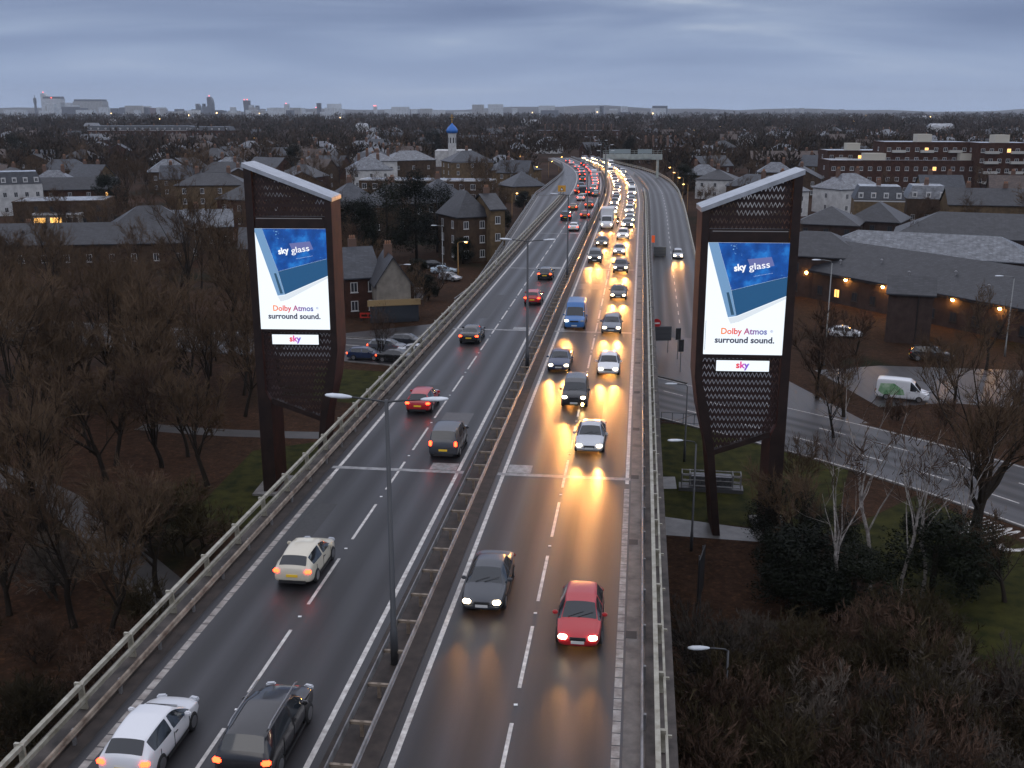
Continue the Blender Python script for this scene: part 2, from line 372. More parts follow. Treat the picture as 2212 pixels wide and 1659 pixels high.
# side pavement / yard before the care home on the right
sheet('yard', [at2(1760, 800), at2(1900, 790), at2(2212, 800), at2(2400, 860), at2(2400, 900), at2(2050, 870), at2(1900, 880)], GZ + .006, M_STREET)
# place name painted on the ring road for drivers coming the other way
def road_words(body, c, ang, wd, hg, bold=.02):
    v, f = text_mesh(body, wd, hg, bold); ca, sa = math.cos(ang), math.sin(ang); b = MB()
    b.add([(c[0] + (x - wd / 2) * ca - z * sa, c[1] + (x - wd / 2) * sa + z * ca, GZ + .016) for x, _, z in v], f); b.uv = None
    return structure(b.build('road_marking_words', M_PAINT))
p = at(2150, 1150); road_words('SOUTH', (p.x + 1.2, p.y + 1.4), R(118), 3.0, 4.2)
p = at(2240, 1165); road_words('C', (p.x + .3, p.y), R(118), 1.6, 4.0)

# ------------------------------------------------------------------ flyover
SS = s_list(-30, S_END, 5)
def lerp_t(*kv):
    xs, ys = zip(*kv); return lambda s: float(np.interp(s, xs, ys))
tL = lerp_t((262, -10.5), (263, -16.6), (300, -15.6), (363, -12.6), (420, -10.6), (520, -10.5))
tR = lerp_t((276, 10.5), (277, 18.6), (312, 18.6), (345, 17.6), (375, 15.4), (410, 12), (440, 10.5), (520, 10.5))
M_EDGE = mat('dirty_edge_concrete', (.06, .05, .045), .7, noise=(1.1, (.018, .014, .012), (.095, .078, .068), 8), bump=.3)
fly = thing('flyover_bridge', 'long concrete flyover carrying two busy carriageways into the distance between the two billboard towers', 'flyover')
dk = MB()
sweep(dk, s_list(-30, 262, 5), [(-10.55, -.06), (-10.55, -1.0), (-8.5, -1.5), (8.5, -1.5), (10.55, -1.0), (10.55, -.06)])
sweep(dk, s_list(262.01, 276, 4), [(-16.8, -.06), (-16.8, -1.0), (8.5, -1.5), (10.55, -1.0), (10.55, -.06)])
sweep(dk, s_list(276.01, S_END, 4), [(lambda s: tL(s) - .1, -.06), (lambda s: tL(s) - .1, -1.2), (lambda s: tR(s) + .1, -1.2), (lambda s: tR(s) + .1, -.06)])
dk.build('deck', M_CONC, fly)
cp = MB()
sweep(cp, s_list(-30, 262, 4), [(-10.55, -.05), (-9.55, -.05), (-9.55, .16), (-10.55, .16)])
cp.build('edge_beam', M_EDGE, fly); cp = MB()
sweep(cp, s_list(-30, 276, 4), [(9.5, -.05), (10.55, -.05), (10.55, .16), (9.5, .16)])
cp.build('edge_beam', M_EDGE, fly)
for s in list(range(-10, 420, 24)):
    c = W(s, 0); h = heading(s); M = Matrix.Translation((c[0], c[1], 0)) @ Matrix.Rotation(h, 4, 'Z')
    for x in (-5, 5): MB().box(x - .9, -.6, GZ, x + .9, .6, -1.49, 0, M).build('pier', M_CONC, fly)
# road surfaces
cw = MB()
ribbon(cw, s_list(-30, S_END, 3), -9.0, -.95, 0.0, nt_=4); structure(cw.build('road', M_ROAD))
cw = MB(); ribbon(cw, s_list(-30, S_END, 3), .95, 9.0, 0.0, nt_=4); structure(cw.build('road', M_ROAD))
ed = MB(); ribbon(ed, s_list(-30, S_END, 3), -.95, .95, .03); ribbon(ed, s_list(-30, 262, 3), -9.56, -9.0, .004); structure(ed.build('road_edge', M_DIRT))
M_RCON = mat('kerb_strip', (.14, .12, .105), .5, noise=(1.1, (.05, .042, .037), (.2, .175, .155), 8), bump=.3)
ed = MB(); ribbon(ed, s_list(-30, S_END, 3), 8.75, 9.52, .012); structure(ed.build('road_edge', M_RCON))
# slip roads
def ease(x): x = max(0, min(1, x)); return .55 * x + .45 * x * x * (3 - 2 * x)
zL = lambda s: GZ + .02 + (-GZ - .02) * ease((s - 146) / 118)
zR = lambda s: GZ + .02 + (-GZ - .02) * ease((s - 132) / 140)
ssL = s_list(146, 263, 3); ssR = s_list(132, 277, 3)
sl = MB(); ribbon(sl, ssL, lambda s: -16.6 - max(0, (160 - s)) * .12, -10.75, zL, nt_=3)
ribbon(sl, s_list(263, 425, 3), lambda s: min(tL(s), -9.02), -9.02, .0, nt_=2); structure(sl.build('slip_road', M_SLIP))
sl = MB(); ribbon(sl, ssR, 11.1, lambda s: 18.4 + max(0, (150 - s)) * .14, zR, nt_=3)
ribbon(sl, s_list(277, 440, 3), 9.54, lambda s: max(9.6, tR(s) - .1), .0, nt_=2); structure(sl.build('slip_road', M_SLIP))
for nm, lab, ss, ta, tb, z_ in (('retaining_wall', 'concrete retaining wall holding up the slip road on the left of the flyover', ssL, lambda s: -16.9 - max(0, (160 - s)) * .12, -10.62, zL),
                                ('retaining_wall', 'concrete retaining wall holding up the two lane slip road right of the flyover', ssR, 10.62, lambda s: 18.7 + max(0, (150 - s)) * .14, zR)):
    b = MB(); sweep(b, ss, [(ta, GZ - .2), (tb, GZ - .2), (tb, (lambda q: (lambda s: q(s) - .012))(z_)), (ta, (lambda q: (lambda s: q(s) - .012))(z_))])
    tag(b.build(nm, M_CONC), lab, 'wall')
# painted lines
ln = MB(); zm = .006
for t in (-1.35, 1.35): ribbon(ln, s_list(-10, S_END, 4), t - .1, t + .1, zm, uv=False)
ribbon(ln, s_list(55, S_END, 4), -8.6, -8.4, zm, uv=False); ribbon(ln, s_list(57, S_END, 4), 8.42, 8.62, zm, uv=False)
for t, s0 in ((4.92, 34.9), (-4.83, 33.4)):
    s = s0 - 7.03 * 9
    while s < 440: ribbon(ln, [s, s + 2.3, s + 4.75], t - .07, t + .07, zm, uv=False); s += 7.03
s = 140
while s < 330:
    ribbon(ln, [s, s + 2.2], 14.45, 14.57, (lambda s: zR(s) + .006), uv=False); s += 5.0
ribbon(ln, s_list(178, 262, 3), -11.25, -11.13, (lambda s: zL(s) + .006), uv=False); ribbon(ln, s_list(178, 262, 3), -16.2, -16.08, (lambda s: zL(s) + .006), uv=False)
structure(ln.build('road_markings', M_PAINT))
lw = MB(); s = -10.0                                         # ribbed edge lines close to the camera
while s < 56:
    for t in (-8.5, 8.52):
        if t > 0 or True: ribbon(lw, [s, s + .66], t - .14, t + .14, .007, uv=False)
    s += .72
structure(lw.build('road_edge_lines', M_PAINTW))
jt = MB()
for sj in (57.8, 98.5, 139, 180, 221):
    for t0, t1 in ((-8.9, -1.0), (1.0, 8.7)): ribbon(jt, [sj - .22, sj + .22], t0, t1, .009, uv=False)
    ribbon(jt, [sj + .3, sj + 1.7], 1.5, 2.9, .008, uv=False); ribbon(jt, [sj + .3, sj + 1.5], -3.1, -1.5, .008, uv=False)
structure(jt.build('expansion_joints', M_JOINT))
M_PATCH = mat('asphalt_repair', (.018, .017, .018), .5, noise=(5, (.012, .011, .011), (.028, .026, .027)))
M_PATCH2 = mat('pale_asphalt_repair', (.075, .072, .072), .5, noise=(5, (.055, .052, .052), (.095, .09, .09)))
for (a, b_, t0, t1, mm) in [(41, 43.2, 1.6, 3.2, 0), (62, 74, 5.4, 6.6, 0), (47, 52, -8.1, -6.9, 0), (66, 70, -4.3, -2.3, 1), (88, 91, 5.6, 8.0, 1), (104, 118, -7.4, -6.3, 0), (76, 77.2, -7.9, -5.4, 0), (123, 127, 1.7, 4.3, 1)]:
    q = MB(); ribbon(q, s_list(a, b_, 2), t0, t1, .0035); structure(q.build('road_repair', [M_PATCH, M_PATCH2][mm]))
gl = MB()
for s in np.arange(30, 150, 9.4):
    c = W(s, 8.95, .0); h = heading(s); gl.box(-.22, -.3, .005, .22, .3, .022, 0, Matrix.Translation(c) @ Matrix.Rotation(h, 4, 'Z'))
structure(gl.build('road_gullies', mat('gully_iron', (.02, .018, .017), .6)))
# cat's eyes between the dashes
sm = MB(); sm.cbox((0, 0, .012), .13, .1, .024)
M_STUD = mat('road_stud', (.8, .8, .78), .3); sme = sm.mesh('road_stud', M_STUD)
stud = MB()
for t, s0 in ((4.92, 34.9), (-4.83, 33.4)):
    s = s0 - 7.03 * 4 + 5.9
    while s < 190: c = W(s, t, .012); stud.cbox(c, .14, .1, .024); s += 7.03
structure(stud.build('road_studs', M_STUD))

# ------------------------------------------------------------------ crash barriers
M_CREAM = mat('parapet_metal', (.36, .34, .28), .4, .15, noise=(1.8, (.20, .18, .13), (.44, .42, .35), 6))
M_GALV = mat('galvanised_steel', (.22, .22, .23), .5, .5, noise=(1.4, (.14, .135, .13), (.33, .33, .34), 6))
M_RUST = mat('rusty_steel', (.25, .19, .14), .6, .2, noise=(1.6, (.09, .055, .035), (.36, .30, .235), 8))
def wbeam(mb, ss, t, z0, side, mi=0, h=.31, zf=lambda s: 0.0):
    """corrugated guard rail; side = +1 when the open face looks to larger t"""
    pr = [(0, 0), (.05, .03), (.075, .09), (.02, .15), (.075, .21), (.05, .27), (0, .30), (-.012, .30), (-.012, 0)]
    prof = [((lambda a: (lambda s: t(s) + side * a if callable(t) else t + side * a))(a), (lambda b: (lambda s: z0 + b * h / .3 + zf(s)))(b)) for a, b in pr]
    if side < 0: prof = prof[::-1]
    return sweep(mb, ss, prof, mi)
def rail(mb, ss, t, z, wd, hg, zf=lambda s: 0.0, mi=0):
    tt = t if callable(t) else (lambda s: t)
    return sweep(mb, ss, [(lambda s: tt(s) - wd / 2, lambda s: z + zf(s)), (lambda s: tt(s) + wd / 2, lambda s: z + zf(s)), (lambda s: tt(s) + wd / 2, lambda s: z + hg + zf(s)), (lambda s: tt(s) - wd / 2, lambda s: z + hg + zf(s))], mi)
def posts(root, name, me, ss, t, zf=lambda s: 0.0):
    for s in ss:
        tt = t(s) if callable(t) else t
        o = ob(name, me, root, W(s, tt, zf(s)), heading(s))
# left parapet: two cream rails on brackets with the rusty beam inside
ss = s_list(-15, 262, 2.5)
bar = thing('bridge_parapet', 'cream metal parapet with two rails along the left edge of the flyover', 'parapet')
rail(MB(), ss, -10.12, .98, .16, .16).build('top_rail', M_CREAM, bar)
rail(MB(), ss, -9.92, .56, .12, .16).build('lower_rail', M_CREAM, bar)
pm = MB(); pm.box(-.34, -.05, 1.02, -.16, .05, 1.18); pm.prism([(-.22, .17), (.06, .17), (.0, .7), (-.02, 1.14), (-.2, 1.16)], -.05, .05)
pme = pm.mesh('post', M_CREAM); posts(bar, 'post', pme, np.arange(-12, 250, 3.62), -9.98)
bar = thing('crash_barrier', 'low rusty crash barrier beam inside the left parapet of the flyover', 'crash barrier')
wbeam(MB(), ss, -9.34, .36, 1).build('beam', M_RUST, bar)
pm = MB(); pm.box(-.05, -.06, 0, .05, .06, .6); pme2 = pm.mesh('post', M_GALV); posts(bar, 'post', pme2, np.arange(-12, 250, 3.2), -9.41)
# right parapet: cream rail, thin outer rail and grey beam inside
ss = s_list(-15, 276, 2.5)
bar = thing('bridge_parapet', 'cream metal parapet along the right edge of the flyover beside the right tower', 'parapet')
rail(MB(), ss, 9.86, .98, .17, .14).build('top_rail', M_CREAM, bar)
rail(MB(), ss, 10.16, .74, .09, .10).build('outer_rail', M_CREAM, bar)
pm = MB(); pm.box(-.16, -.16, .17, .16, -.02, .98); pm.box(.0, -.12, .70, .36, -.04, .78); pme3 = pm.mesh('post', M_CREAM); posts(bar, 'post', pme3, np.arange(-12, 270, 3.62), 9.98)
bar = thing('crash_barrier', 'grey steel crash barrier beam inside the right parapet of the flyover', 'crash barrier')
wbeam(MB(), ss, 9.40, .34, -1).build('beam', M_GALV, bar); posts(bar, 'post', pme2, np.arange(-12, 270, 3.2), 9.47)
# median: two beams back to back on shared posts
ss = s_list(-15, S_END, 2.5)
bar = thing('crash_barrier', 'double sided grey steel crash barrier along the central reservation of the flyover', 'crash barrier')
wbeam(MB(), ss, -.42, .42, -1).build('beam', M_GALV, bar); wbeam(MB(), ss, .42, .42, 1).build('beam', M_GALV, bar)
pm = MB(); pm.box(-.4, -.06, .50, .4, .06, .60); pm.box(-.06, -.05, 0, .06, .05, .6); posts(bar, 'post', pm.mesh('post', M_RUST), np.arange(-12, 225, 2.4), 0)
# slip road barriers
def slip_barrier(lab, ss, t, zf, side, pstep=4.0, m=M_GALV):
    bar = thing('crash_barrier', lab, 'crash barrier')
    rail(MB(), ss, t, .95, .14, .12, zf).build('top_rail', m, bar); wbeam(MB(), ss, t, .42, side, zf=zf).build('beam', m, bar)
    pm = MB(); pm.box(-.05, -.05, 0, .05, .05, .95); me = pm.mesh('post', m)
    posts(bar, 'post', me, np.arange(ss[0] + 1, ss[-1], pstep), t, zf)
slip_barrier('steel barrier along the outer left edge of the rising left slip road', s_list(150, 420, 3), lambda s: -16.75 - max(0, 160 - s) * .12 if s < 262 else tL(s) + .05, lambda s: zL(s), 1)
slip_barrier('steel barrier between the left slip road and the outbound carriageway', s_list(176, 272, 3), -10.85, zL, -1)
slip_barrier('steel barrier between the inbound queue and the two lane right slip road', s_list(150, 345, 3), lambda s: 11.0 - max(0, s - 276) * .016, zR, 1)
slip_barrier('curving steel barrier along the outer right edge of the right slip road', s_list(150, 450, 3), lambda s: 18.6 + max(0, 150 - s) * .1 if s < 277 else tR(s) + .02, lambda s: zR(s), -1, m=M_CREAM)
# ------------------------------------------------------------------ billboard towers
M_CORT = mat('weathering_steel', (.05, .018, .010), .6, .1, noise=(.8, (.040, .009, .005), (.105, .026, .014), 8))
M_DARKST = mat('dark_steel', (.022, .012, .010), .5, .3, noise=(1.1, (.014, .008, .007), (.034, .018, .014), 6))
M_CAP = mat('zinc_cap', (.5, .52, .55), .3, .5, noise=(1.5, (.38, .4, .42), (.55, .57, .6), 5))
def mesh_mat():
    m = mat('zigzag_perforated_steel', (.03, .014, .012), .55, .2); t = m.node_tree; b = t.nodes['Principled BSDF']; K = t.links.new
    c = N(t, 'ShaderNodeTexCoord'); s = N(t, 'ShaderNodeSeparateXYZ'); K(c.outputs['Object'], s.inputs[0])
    pp = N(t, 'ShaderNodeMath', operation='PINGPONG', i_1=.13); K(s.outputs[0], pp.inputs[0])
    zz = N(t, 'ShaderNodeMath', operation='MULTIPLY', i_1=2.15); K(pp.outputs[0], zz.inputs[0])
    md = N(t, 'ShaderNodeMath', operation='WRAP', i_1=.50, i_2=0.0); K(s.outputs[2], md.inputs[0])
    of = N(t, 'ShaderNodeMath', operation='SUBTRACT', i_1=.10); K(md.outputs[0], of.inputs[0])
    df = N(t, 'ShaderNodeMath', operation='SUBTRACT'); K(of.outputs[0], df.inputs[0]); K(zz.outputs[0], df.inputs[1])
    ab = N(t, 'ShaderNodeMath', operation='ABSOLUTE'); K(df.outputs[0], ab.inputs[0])
    lt = N(t, 'ShaderNodeMath', operation='LESS_THAN', i_1=.062); K(ab.outputs[0], lt.inputs[0])
    tr = N(t, 'ShaderNodeBsdfTransparent'); mx_ = N(t, 'ShaderNodeMixShader'); out = t.nodes['Material Output']
    K(lt.outputs[0], mx_.inputs[0]); K(b.outputs[0], mx_.inputs[1]); K(tr.outputs[0], mx_.inputs[2]); K(mx_.outputs[0], out.inputs[0])
    return m
M_ZIG = mesh_mat()
def emit_mat(name, color, strength=.72):
    m = mat(name, tuple(c * .1 for c in color), .4, emit=color, strength=strength); return m
E_WHITE = emit_mat('screen_white', (.86, .93, 1.0), .74)
E_SIDE = emit_mat('screen_steel_blue', (.16, .30, .50)); E_PANEL = emit_mat('screen_teal_blue', (.018, .085, .20)); E_GRILLE = emit_mat('screen_grille', (.03, .08, .14))
E_NAVY = emit_mat('screen_navy', (.012, .016, .05)); E_LWHITE = emit_mat('screen_letter_white', (.95, .97, 1)); E_GLOW = emit_mat('screen_violet_grey', (.13, .15, .36)); E_LGREY = emit_mat('screen_pale_grey', (.68, .74, .80))
def spark_mat():
    m = emit_mat('screen_sparkling_blue', (.01, .05, .3)); t = m.node_tree; b = t.nodes['Principled BSDF']; K = t.links.new
    c = N(t, 'ShaderNodeTexCoord'); s = N(t, 'ShaderNodeSeparateXYZ'); K(c.outputs['Object'], s.inputs[0])
    n = N(t, 'ShaderNodeTexNoise', i_Scale=.9, i_Detail=5.0, i_Roughness=.6); K(c.outputs['Object'], n.inputs['Vector'])
    r = ramp(t, [(.3, (.004, .035, .17)), (.5, (.008, .075, .33)), (.66, (.02, .20, .62)), (.8, (.10, .16, .62))]); K(n.outputs['Fac'], r.inputs[0])
    v = N(t, 'ShaderNodeTexVoronoi', i_Scale=9.0); K(c.outputs['Object'], v.inputs['Vector'])
    n2 = N(t, 'ShaderNodeTexNoise', i_Scale=1.1, i_Detail=3.0); K(c.outputs['Object'], n2.inputs['Vector'])
    th = N(t, 'ShaderNodeMapRange', i_1=.5, i_2=.75, i_3=.0, i_4=.26); K(n2.outputs['Fac'], th.inputs[0])
    lt = N(t, 'ShaderNodeMath', operation='LESS_THAN'); K(v.outputs['Distance'], lt.inputs[0]); K(th.outputs[0], lt.inputs[1])
    mx_ = N(t, 'ShaderNodeMix', data_type='RGBA'); K(lt.outputs[0], mx_.inputs[0]); K(r.outputs[0], mx_.inputs[6]); mx_.inputs[7].default_value = (.35, .65, 1, 1)
    K(mx_.outputs[2], b.inputs['Emission Color']); return m
E_SPARK = spark_mat()
def grad_mat(name, stops, x0, x1):
    m = emit_mat(name, stops[0][1]); t = m.node_tree; b = t.nodes['Principled BSDF']; K = t.links.new
    c = N(t, 'ShaderNodeTexCoord'); s = N(t, 'ShaderNodeSeparateXYZ'); K(c.outputs['Object'], s.inputs[0])
    mr = N(t, 'ShaderNodeMapRange', i_1=x0, i_2=x1); K(s.outputs[0], mr.inputs[0]); r = ramp(t, stops); K(mr.outputs[0], r.inputs[0])
    K(r.outputs[0], b.inputs['Emission Color']); return m
E_GRAD = grad_mat('screen_rainbow_letters', [(0, (.95, .32, .02)), (.35, (.82, .08, .03)), (.55, (.6, .03, .08)), (.75, (.18, .04, .30)), (1, (.02, .06, .36))], 1.2, 4.2)
E_GRADL = grad_mat('sign_rainbow_letters', [(0, (.9, .25, .03)), (.3, (.75, .04, .06)), (.5, (.75, .03, .35)), (.7, (.22, .05, .6)), (1, (.02, .10, .7))], 2.35, 3.6)
SCW, SCH = 5.44, 7.25
def tower(loc, rz, mirror, label):
    """local x runs from the tall straight leg (x = 0) to the road side (x = 6.1); mirror swaps the sides"""
    T = thing('billboard_tower', label, 'billboard tower', loc, rz); DP = 3.0
    X = (lambda x: x) if not mirror else (lambda x: 6.1 - x)
    def poly(pts): q = [(X(x), z) for x, z in pts]; return q if not mirror else q[::-1]
    top = lambda x: 24.45 - 2.35 * x / 6.1
    f = MB()                                                        # frame: columns, cross rails, back ribs
    f.prism(poly([(0, 0), (1.0, 0), (1.0, 7.15), (.62, 8.0), (.55, top(.55) - .3), (0, top(0) - .3)]), 0, DP)
    f.prism(poly([(3.9, 0), (4.4, 0), (5.05, 5.85), (5.75, 8.65), (6.1, 11.1), (6.1, top(6.1) - .3), (5.62, top(5.62) - .3), (5.62, 11.0), (5.1, 8.9), (4.6, 6.2)]), 0, DP)
    f.build('frame', M_CORT, T)
    fr = MB()                                                       # dark facing on the front edges
    fr.prism(poly([(.02, .05), (.98, .05), (.98, 7.15), (.6, 8.0), (.53, top(.53) - .31), (.02, top(0) - .31)]), -.04, -.001)
    fr.prism(poly([(3.92, .05), (4.38, .05), (5.03, 5.85), (5.73, 8.65), (6.08, 11.1), (6.08, top(6.08) - .31), (5.64, top(5.64) - .31), (5.64, 11.0), (5.1, 8.9), (4.62, 6.2)]), -.04, -.001)
    fr.prism(poly([(.63, 19.92), (5.6, 19.92), (5.6, 20.75), (.63, 20.75)]), .0, .5)
    fr.prism(poly([(.63, 12.45), (5.6, 12.40), (5.6, 12.62), (.63, 12.62)]), .0, .5)
    fr.prism(poly([(1.02, 7.05), (4.98, 5.62), (5.06, 5.95), (1.02, 7.45)]), .02, .5)
    fr.build('front_facing', M_DARKST, T)
    c = MB(); c.prism(poly([(-.08, top(0) - .3), (6.18, top(6.1) - .3), (6.18, top(6.1) - .02), (-.08, top(0))]), -.1, DP + .06); c.build('roof_cap', M_CAP, T)
    p = MB(); p.prism(poly([(.56, 20.76), (5.62, 20.76), (5.62, top(5.62) - .32), (.56, top(.56) - .32)]), .30, .34); p.build('perforated_panel', M_ZIG, T)
    p = MB(); p.prism(poly([(.64, 12.44), (.64, 8.0), (1.0, 7.45), (4.95, 6.0), (5.12, 8.9), (5.6, 11.0), (5.6, 12.39)][::-1]), .30, .34); p.build('perforated_panel', M_ZIG, T)
    s = MB(); s.cbox((3.05, .02, 20.62), 4.7, .05, .05); s.build('light_strip', mat('strip_metal', (.4, .38, .36), .4, .4), T)
    # screen
    x0 = (6.1 - SCW) / 2; z0 = 12.66
    hs = MB(); hs.box(x0 - .06, .02, z0 - .05, x0 + SCW + .06, .6, z0 + SCH + .0); scr = hs.build('screen', M_DARKST, T)
    def P(u, v): return (x0 + u * SCW, z0 + (1 - v) * SCH)
    def flat(name, uv, y, m):
        b = MB(); q = [P(*a) for a in uv]; b.add([(x, y, z) for x, z in q], [tuple(range(len(q)))]); o = b.build(name, m, scr)
        if o.data.polygons[0].normal.y > 0: o.data.flip_normals()
        return o
    flat('picture', [(0, 0), (1, 0), (1, 1), (0, 1)], -.002, E_WHITE)
    flat('television_screen', [(.138, .001), (.999, .001), (.999, .287), (.319, .42)], -.008, E_SPARK)
    flat('television_base', [(.319, .421), (.999, .288), (.999, .452), (.393, .65)], -.008, E_PANEL)
    flat('television_side', [(.027, .001), (.137, .001), (.318, .421), (.392, .65), (.295, .662)], -.008, E_SIDE)
    flat('grille', [(.263, .44), (.292, .437), (.368, .638), (.332, .642)], -.012, E_GRILLE)
    flat('television_shadow', [(.296, .668), (.393, .656), (.999, .458), (.999, .475), (.43, .70), (.33, .72)], -.006, E_LGREY)
    flat('glow_panel', [(.485, .145), (.76, .122), (.80, .20), (.535, .235)], -.012, E_GLOW)
    def words(name, body, u, v, wd, hg, m, bold=0.0, rot=0.0, y=-.016, par=scr, org=None):
        vs, fs = text_mesh(body, wd, hg, bold); bx, bz = P(u, v) if org is None else org
        ca, sa = math.cos(rot), math.sin(rot); b = MB()
        b.add([(bx + x * ca - z * sa, y, bz + x * sa + z * ca) for x, _, z in vs], fs); return b.build(name, m, par)
    words('lettering', 'sky', .345, .272, .78, .58, E_LWHITE, .035, R(9))
    words('lettering', 'glass', .515, .262, 1.32, .56, E_LWHITE, .004, R(9))
    words('lettering', 'Dolby Atmos', .225, .832, 2.92, .54, E_GRAD, .022)
    words('lettering', '®', .80, .795, .17, .17, E_GRAD, 0)
    words('lettering', 'surround sound.', .155, .895, 3.80, .42, E_NAVY, .03)
    b = MB()
    for k in range(34):
        xx, zz = P(.038, .70 + .0078 * k); b.box(xx, -.013, zz, xx + .035, -.010, zz + .035)
    b.build('small_print', E_GRILLE, scr)
    b = MB()
    for k in range(14):
        xx, zz = P(.57 + .016 * k, .295 - .0022 * k); b.box(xx, -.016, zz, xx + .03, -.012, zz + .02)
    b.build('dotted_line', E_LWHITE, scr)
    lx0, lx1 = 1.35, 4.75
    b = MB(); b.box(lx0 - .05, .0, 11.50, lx1 + .05, .25, 12.32); sg = b.build('logo_sign', M_DARKST, T)
    b = MB(); b.add([(lx0, -.004, 11.55), (lx1, -.004, 11.55), (lx1, -.004, 12.27), (lx0, -.004, 12.27)], [(0, 1, 2, 3)]); b.build('sign_face', E_WHITE, sg)
    words('lettering', 'sky', 0, 0, .86, .60, E_GRADL, .035, 0, -.012, sg, (2.62, 11.61))
    b = MB(); b.box(-.7 if not mirror else 4.6, -.6, 0, 1.6 if not mirror else 6.9, DP + .6, .16); b.build('footing', M_CONC, T)
    return T
tower((-18.75, 73.9, GZ), R(-3), False, 'rust brown billboard tower on the left of the flyover with a lit screen')
tower((11.95, 65.9, GZ), R(-4), True, 'dark steel billboard tower on the right of the flyover with a lit screen')

# ------------------------------------------------------------------ vehicles
def paint(name, c, rough=.28, metal=.0, coat=.6):
    m = mat('paint_' + name, c, rough, metal); m.node_tree.nodes['Principled BSDF'].inputs['Coat Weight'].default_value = coat
    m.node_tree.nodes['Principled BSDF'].inputs['Coat Roughness'].default_value = .08; return m
PAINT = {'red': paint('red', (.42, .012, .018)), 'dark red': paint('dark_red', (.24, .012, .012)), 'dark grey': paint('dark_grey', (.045, .05, .06), .3, .3), 'silver': paint('silver', (.50, .52, .55), .3, .5),
         'white': paint('white', (.72, .73, .75)), 'black': paint('black', (.012, .012, .014), .22), 'dark blue': paint('dark_blue', (.022, .04, .10), .28, .2), 'blue': paint('blue', (.025, .13, .36)),
         'grey': paint('grey', (.16, .18, .21), .3, .4), 'cream': paint('cream', (.62, .57, .45)), 'bronze': paint('bronze', (.20, .10, .05), .3, .3), 'pale blue': paint('pale_blue', (.38, .47, .55))}
M_GLASS = mat('car_glass', (.016, .02, .024), .06, 0, spec=.8)
M_TYRE = mat('tyre', (.014, .014, .014), .8); M_RIM = mat('wheel_rim', (.3, .3, .31), .35, .8); M_TRIM = mat('black_trim', (.016, .016, .017), .55)
M_PLW = mat('plate_white', (.62, .62, .6), .4); M_PLY = mat('plate_yellow', (.62, .42, .03), .4, emit=(.62, .36, .02), strength=.12)
HEAD = mat('headlight_on', (.9, .9, .85), .2, emit=(1.0, .80, .52), strength=9.0)
HEADFAR = mat('headlight_on_far', (.9, .9, .85), .2, emit=(1.0, .74, .42), strength=30.0)
HEADOFF = mat('headlight_off', (.5, .52, .55), .12, .2); FOGL = mat('fog_light_on', (.9, .9, .8), .2, emit=(1.0, .6, .2), strength=60.0)
TAIL = mat('tail_light_on', (.5, .01, .005), .2, emit=(1.0, .045, .012), strength=8.0); TAILOFF = mat('tail_light_off', (.22, .008, .008), .2)
INDI = mat('indicator_on', (.8, .4, .05), .2, emit=(1.0, .42, .04), strength=14.0)
